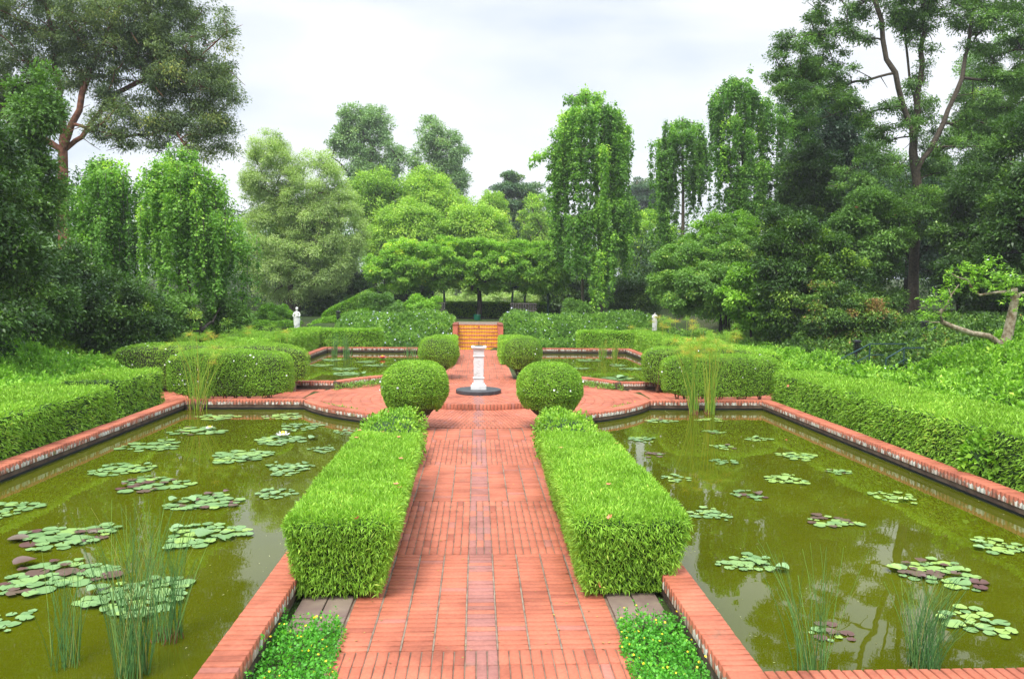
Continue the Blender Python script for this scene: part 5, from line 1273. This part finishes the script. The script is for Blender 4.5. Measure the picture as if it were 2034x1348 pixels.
LL = [
 (25, 1012, 108, 50, 'green lily pads at the left frame edge, middle of near left pond', 24, 0, 0),
 (240, 933, 124, 26, 'flat patch of green lily pads below the left coping', 24, 0, 0),
 (305, 886, 126, 24, 'green lily pads second nearest the left coping of the near left pond', 24, 0, .08),
 (303, 963, 156, 34, 'mixed green and maroon lily pads in the middle of near left pond', 30, .22, 0),
 (405, 998, 148, 38, 'lily pads with upturned maroon leaves left of the square hedge', 30, .28, 0),
 (403, 1064, 172, 50, 'large bright lily patch behind the tall rushes', 34, 0, .08),
 (125, 1068, 204, 48, 'wide green and purple lily patch at the left, above the mottled one', 40, .3, 0),
 (108, 1146, 222, 72, 'widest mottled green and maroon lily patch at lower left', 46, .33, 0),
 (275, 1188, 214, 80, 'crowded large green lily pads standing proud among the rushes', 48, 0, .02),
 (5, 1237, 96, 56, 'cut-off green lily pads at the lower left frame edge', 14, 0, 0),
 (433, 830, 86, 12, 'narrow lime-green lily patch below the back left coping', 18, 0, .25),
 (392, 857, 118, 18, 'lily patch with a fallen pale blossom near the back left corner', 22, .15, .05),
 (563, 828, 86, 12, 'lime-green lily patch at the back of near left pond, by the curved wall', 18, 0, .2),
 (597, 848, 92, 20, 'pale green lily patch below the curved wall of near left pond', 22, 0, -.05),
 (560, 875, 110, 20, 'lily patch with a standing white flower in near left pond', 24, 0, 0),
 (478, 907, 126, 26, 'light green lily patch left of the white flower, one row nearer', 28, 0, .05),
 (685, 858, 58, 12, 'small lily patch half hidden behind the loose shrub at left', 12, 0, -.05),
 (640, 893, 60, 18, 'small grey-green lily patch touching the left square hedge', 14, 0, -.1),
 (572, 932, 100, 30, 'lily patch in the sky reflection beside the left square hedge', 24, 0, -.02),
 (548, 981, 86, 34, 'nearest lily patch against the side of the left square hedge', 20, 0, -.02),
 (1584, 907, 80, 18, 'bright lime lily patch, farthest of three down the right pond', 22, 0, .3),
 (1562, 953, 84, 20, 'bright lime lily patch in the centre of near right pond', 22, 0, .3),
 (1772, 988, 96, 28, 'bright sparse lily patch near the right coping', 18, 0, .28),
 (1665, 937, 62, 10, 'dull submerged-looking lily patch near the right coping', 14, .3, .1),
 (1655, 1037, 112, 26, 'small brownish lily patch in the middle of near right pond', 18, .35, .2),
 (1487, 1122, 132, 36, 'pale green lily patch beyond the right square hedge end', 20, 0, .05),
 (1487, 983, 80, 26, 'faint grey lily patch left of the central lime patch', 14, .15, -.2),
 (1405, 1020, 84, 32, 'lily patch touching the right square hedge', 16, 0, .05),
 (1342, 950, 62, 26, 'few pads beside the right square hedge, farther along', 9, 0, .15),
 (1982, 1086, 112, 36, 'bright green lily patch at the right frame edge', 24, 0, .25),
 (1865, 1142, 168, 64, 'large lily patch mixing maroon and green above the right rushes', 34, .38, .12),
 (1940, 1237, 150, 64, 'scattered bright lily pads right of the dark rushes', 22, 0, .22),
 (1650, 1258, 110, 50, 'few dark purple pads between the two rush clumps at right', 8, .7, .1),
 (1505, 873, 62, 10, 'tiny lily patch near the back right corner of near right pond', 12, 0, .2),
 (1437, 888, 56, 12, 'tiny sparse patch left of the corner patch in near right pond', 11, .1, .15),
 (1420, 858, 54, 8, 'tiny lily patch in front of the umbrella reeds', 10, .2, .1),
 (1440, 918, 72, 14, 'faint lily patch between hedge and central lime patch', 12, 0, -.15),
 (1275, 873, 66, 14, 'lily patch beside the shrub at the far end of near right pond', 13, 0, .0),
 (1297, 903, 50, 12, 'dull purple pads in the sky reflection by the right square hedge', 8, .8, .0),
 (1310, 836, 62, 8, 'thin lily patch below the curved wall of near right pond', 14, .1, .1),
 (1412, 834, 60, 7, 'thin lime lily patch at the foot of the umbrella reeds', 12, 0, .3)]
fl = {'lily patch with a standing white flower in near left pond': (562, 862, 'petalw', 1.9), 'lily patch with a fallen pale blossom near the back left corner': (417, 848, 'petalw', 1.3)}
for (px, py, w, h, lab, n_, pu, vb) in LL:
    lily(px, py, w, h, lab, n_, pu, vb, fl.get(lab))
LF = [(640, 726, 44, 4, 'thin lily patch at the left side of the far left pond', .1), (692, 743, 66, 6, 'nearest lily patch in the far left pond', 0.), (685, 733, 52, 5, 'middle lily patch in the far left pond', 0.), (727, 719, 38, 4, 'farthest lily patch of the far left pond, beside the pink flower', .1), (745, 726, 48, 4, 'right-hand lily patch in the far left pond', 0.), (660, 715, 44, 4, 'lily patch below the reeds in the far left pond', 0.),
      (1150, 732, 46, 4, 'left-hand lily patch in the far right pond', 0.), (1226, 726, 34, 4, 'small lily patch right of the reeds in the far right pond', 0.), (1255, 733, 42, 4, 'pale lily patch near the outer wall of the far right pond', 0.), (1225, 752, 60, 6, 'nearest lily patch in the far right pond', 0.), (1170, 716, 50, 4, 'farthest lily patch in the far right pond', .0)]
for (px, py, w, h, lab, vb) in LF:
    lily(px, py, w, h, lab, 20, .03, vb, (760, 708, 'petal', 2.6) if 'pink flower' in lab else None, rs=1.5)

# ------------------------------------------------------------------ rushes and umbrella reeds
def rushes(px, py, lab, n, tips, spread, name='rush_clump', r=.0032, m='rush', base_r=.10, heads=0, root_brown=False, hmin=.55):
    """tips: (px0,px1,py) image range the stems fan out to"""
    c = G(px, py, ZW); root = empty(name, (c[0], c[1], ZW)); tag(root, lab, 'reeds' if name != 'rush_clump' else 'rushes', 'clumps of rushes and reeds in the ponds')
    a = P(tips[0], tips[2], c[1]); b = P(tips[1], tips[2], c[1]); ps = []; rs = []; H = []; vals = []
    for k in range(n):
        t = rng.random(); h = rng.uniform(hmin, 1.0)
        tip = (a * (1 - t) + b * t); dx = (tip[0] - c[0]) * h; hh = (tip[2] - ZW) * h
        an = rng.random() * 6.283; rb = base_r * math.sqrt(rng.random())
        p0 = np.array([c[0] + rb * math.cos(an), c[1] + rb * math.sin(an), ZW - .05]); dy = rng.normal(0, spread)
        p2 = p0 + np.array([dx + rng.normal(0, .02), dy, hh]); p1 = p0 + np.array([dx * .25 + rng.normal(0, .035), dy * .35 + rng.normal(0, .035), hh * .6])
        ps.append(bez(p0, p1, p2, 6)); rs.append(np.linspace(r, r * .35, 6)); H.append(p2); vals += [rng.random()] * (5 * 3)
    V, Fq = tube_np(ps, rs, 3)
    link('stems', mesh_np('stems', V, Fq, M[m], attrs={'v': np.array(vals)}), root)
    if heads:
        T_ = np.array(H)[:heads]; nn = 46; C = np.repeat(T_, nn, 0); K = len(C)
        D = nrm(randdir(K) * [1, 1, .6] + [0, 0, .35]); L = rng.uniform(.10, .20, K)
        hv = np.repeat(rng.choice([.55, .75, .95], len(T_), p=[.5, .3, .2]), nn)
        link('feathery_head', leaves_mesh('feathery_head', C, D, randdir(K), L, .0045, hv + rng.normal(0, .08, K), M['fern'], .3), root)
    if root_brown:
        k = 26; ps = []
        for i in range(k):
            an = rng.random() * 6.283; rb = base_r * 1.1 * math.sqrt(rng.random()); p0 = np.array([c[0] + rb * math.cos(an), c[1] + rb * math.sin(an), ZW - .04]); ps.append(np.array([p0, p0 + [rng.normal(0, .02), rng.normal(0, .02), rng.uniform(.07, .17)]]))
        V, Fq = tube_np(ps, [np.array([r * 2.0, r * 1.0])] * k, 4); link('dry_base', mesh_np('dry_base', V, Fq, mat('dry_reed_base', (.14, .05, .02), .8, (.28, .14, .06), 30)), root)
rushes(130, 1322, 'thin green rush clump at the lower left, left of the tallest rushes', 36, (75, 185, 1080), .10)
rushes(262, 1340, 'tallest rush clump fanning wide at the lower left', 105, (150, 375, 985), .12, base_r=.11)
rushes(335, 1268, 'rush clump with brown stubby base beside the large lily pads', 60, (250, 420, 985), .08, root_brown=True, base_r=.11)
rushes(1612, 1352, 'wide sparse rush clump at the bottom of near right pond', 46, (1480, 1700, 1060), .12, base_r=.11)
rushes(1832, 1325, 'dense dark rush clump below the maroon lily pads', 110, (1775, 1945, 1120), .10, base_r=.10, hmin=.6)
rushes(395, 812, 'umbrella reeds at the back left corner of near left pond', 62, (335, 480, 655), .14, 'umbrella_reed', .006, 'fern', .22, 26, True, .6)
rushes(1378, 822, 'left clump of umbrella reeds at the back of near right pond', 44, (1325, 1400, 665), .12, 'umbrella_reed', .008, 'fern', .10, 30, True, .75)
rushes(1410, 822, 'right clump of umbrella reeds at the back of near right pond', 44, (1385, 1465, 670), .12, 'umbrella_reed', .008, 'fern', .10, 30, True, .75)
rushes(664, 706, 'left clump of thin reeds at the back of the far left pond', 34, (655, 680, 652), .1, r=.008, base_r=.12)
rushes(690, 712, 'right clump of thin reeds at the back of the far left pond', 36, (672, 702, 655), .1, r=.008, base_r=.14)
rushes(815, 706, 'thin reeds beside the far left round bush', 26, (795, 832, 672), .1, r=.007, base_r=.25)
rushes(1196, 712, 'left clump of pale reeds in the far right pond', 34, (1186, 1208, 668), .1, r=.009, base_r=.18, m='fern')
rushes(1221, 708, 'right clump of pale reeds in the far right pond', 30, (1213, 1232, 665), .1, r=.009, base_r=.12, m='fern')
# feathery reeds standing behind the rounded hedges
def feather(lab, px0, px1, py, Y, n, zb=0.0, orange=.3):
    a = P(px0, py, Y); b = P(px1, py, Y); z0 = float(T((a[0] + b[0]) / 2, Y))
    root = empty('feathery_reed', ((a[0] + b[0]) / 2, Y, z0)); tag(root, lab, 'reeds', 'feathery reeds behind the hedges')
    tips = np.stack([rng.uniform(a[0], b[0], n), Y + rng.normal(0, .3, n), a[2] + rng.normal(0, .12, n)], -1)
    ps = [bez(np.array([t[0] * .9 + (a[0] + b[0]) / 2 * .1, t[1], z0]), np.array([t[0], t[1], (z0 + t[2]) / 2]), t, 5) for t in tips]
    V, Fq = tube_np(ps, [np.full(5, .006)] * n, 3); link('stems', mesh_np('stems', V, Fq, M['fern'], attrs={'v': rng.random(len(Fq))}), root)
    nn = 70; C = np.repeat(tips, nn, 0); K = len(C); D = nrm(randdir(K) * [1, 1, .6] + [0, 0, .3]); L = rng.uniform(.12, .28, K)
    hv = np.repeat(np.where(rng.random(n) < orange, .92, .5), nn)
    link('feathery_head', leaves_mesh('feathery_head', C, D, randdir(K), L, .006, hv + rng.normal(0, .08, K), M['fern'], .35), root)
feather('feathery green-orange reeds to the right of the right statue', 1310, 1380, 640, 25.5, 12, orange=.5)
feather('feathery green reeds behind the right rounded hedges', 1385, 1475, 662, 24.0, 26, orange=.05)
feather('feathery orange-tinged reeds to the left of the right statue', 1240, 1300, 650, 33.2, 10, orange=.6)
feather('feathery green reeds beyond the left rounded hedges', 470, 590, 662, 26.0, 30, orange=.05)
feather('feathery green reeds in front of the wide weeping tree', 340, 470, 668, 24.0, 30, orange=.05)

# ------------------------------------------------------------------ thin damp air
HZ = MB().box((0, 270, 23.0), (460, 680, 49.0)).build('haze', [])
tag(HZ, kind='stuff'); hm, hnt, hout = newmat('thin_damp_air'); HZ.data.materials.clear(); HZ.data.materials.append(hm)
pv = N(hnt, 'ShaderNodeVolumePrincipled'); pv.inputs['Color'].default_value = (.97, .98, 1.0, 1); pv.inputs['Density'].default_value = .0007; pv.inputs['Anisotropy'].default_value = .2
hnt.links.new(pv.outputs[0], hout.inputs['Volume'])
# ------------------------------------------------------------------ camera, light, sky
cam = bpy.data.cameras.new('camera'); co = bpy.data.objects.new('camera', cam); COL.objects.link(co)
from mathutils import Matrix
Mx = Matrix(((R_[0], U_[0], -F_[0], CAM[0]), (R_[1], U_[1], -F_[1], CAM[1]), (R_[2], U_[2], -F_[2], CAM[2]), (0, 0, 0, 1)))
co.matrix_world = Mx
cam.sensor_width = 36.0; cam.lens = 36.0 * FPX / 2034.0; cam.clip_start = .1; cam.clip_end = 2000
SC.camera = co

EL, AZ = 58.0, 205.0       # sun behind thin cloud, behind the viewer's left shoulder (azimuth measured from +Y towards +X)
sd = np.array([math.sin(R(AZ)) * math.cos(R(EL)), math.cos(R(AZ)) * math.cos(R(EL)), math.sin(R(EL))])
sl = bpy.data.lights.new('sun', 'SUN'); sl.energy = 1.5; sl.angle = R(22); sl.color = (1.0, .96, .90)
so = bpy.data.objects.new('sun', sl); COL.objects.link(so)
from mathutils import Vector
so.rotation_euler = Vector(-sd).to_track_quat('-Z', 'Y').to_euler(); so.location = (0, -10, 40)

w = bpy.data.worlds.new('World'); SC.world = w; w.use_nodes = True
nt = w.node_tree; nt.nodes.clear()
out = nt.nodes.new('ShaderNodeOutputWorld'); bg = nt.nodes.new('ShaderNodeBackground'); bg.inputs[1].default_value = .10
sky = nt.nodes.new('ShaderNodeTexSky'); sky.sky_type = 'NISHITA'; sky.sun_disc = False
sky.sun_elevation = R(EL); sky.sun_rotation = R(AZ)
tc = nt.nodes.new('ShaderNodeTexCoord'); sep = nt.nodes.new('ShaderNodeSeparateXYZ'); nt.links.new(tc.outputs['Generated'], sep.inputs[0])
# cloud deck: pale and bright low down, boosted overhead past a real overcast sky to light the scene, with a blue-grey patch pattern
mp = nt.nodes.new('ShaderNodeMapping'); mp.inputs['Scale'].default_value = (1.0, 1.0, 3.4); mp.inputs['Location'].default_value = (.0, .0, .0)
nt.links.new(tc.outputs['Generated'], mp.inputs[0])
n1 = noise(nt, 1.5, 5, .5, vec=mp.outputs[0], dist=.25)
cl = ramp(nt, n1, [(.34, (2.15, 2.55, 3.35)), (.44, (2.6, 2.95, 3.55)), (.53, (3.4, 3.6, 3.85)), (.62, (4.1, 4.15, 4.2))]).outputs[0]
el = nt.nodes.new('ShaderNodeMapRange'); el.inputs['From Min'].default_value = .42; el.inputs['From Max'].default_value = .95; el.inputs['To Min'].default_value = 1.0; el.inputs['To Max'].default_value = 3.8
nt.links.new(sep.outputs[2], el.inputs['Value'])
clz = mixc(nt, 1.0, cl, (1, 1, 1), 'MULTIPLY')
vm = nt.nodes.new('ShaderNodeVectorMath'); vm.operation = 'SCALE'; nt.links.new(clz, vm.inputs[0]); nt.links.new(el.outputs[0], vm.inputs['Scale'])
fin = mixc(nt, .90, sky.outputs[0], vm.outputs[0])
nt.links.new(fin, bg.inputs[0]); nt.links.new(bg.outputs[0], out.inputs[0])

SC.view_settings.view_transform = 'Standard'; SC.view_settings.look = 'None'
SC.view_settings.exposure = 1.4; SC.view_settings.gamma = 1.0
SC.render.engine = 'CYCLES'
cy = SC.cycles; cy.max_bounces = 10; cy.diffuse_bounces = 7; cy.glossy_bounces = 3; cy.transmission_bounces = 3; cy.transparent_max_bounces = 4
cy.use_denoising = True
cy.sample_clamp_indirect = 8.0
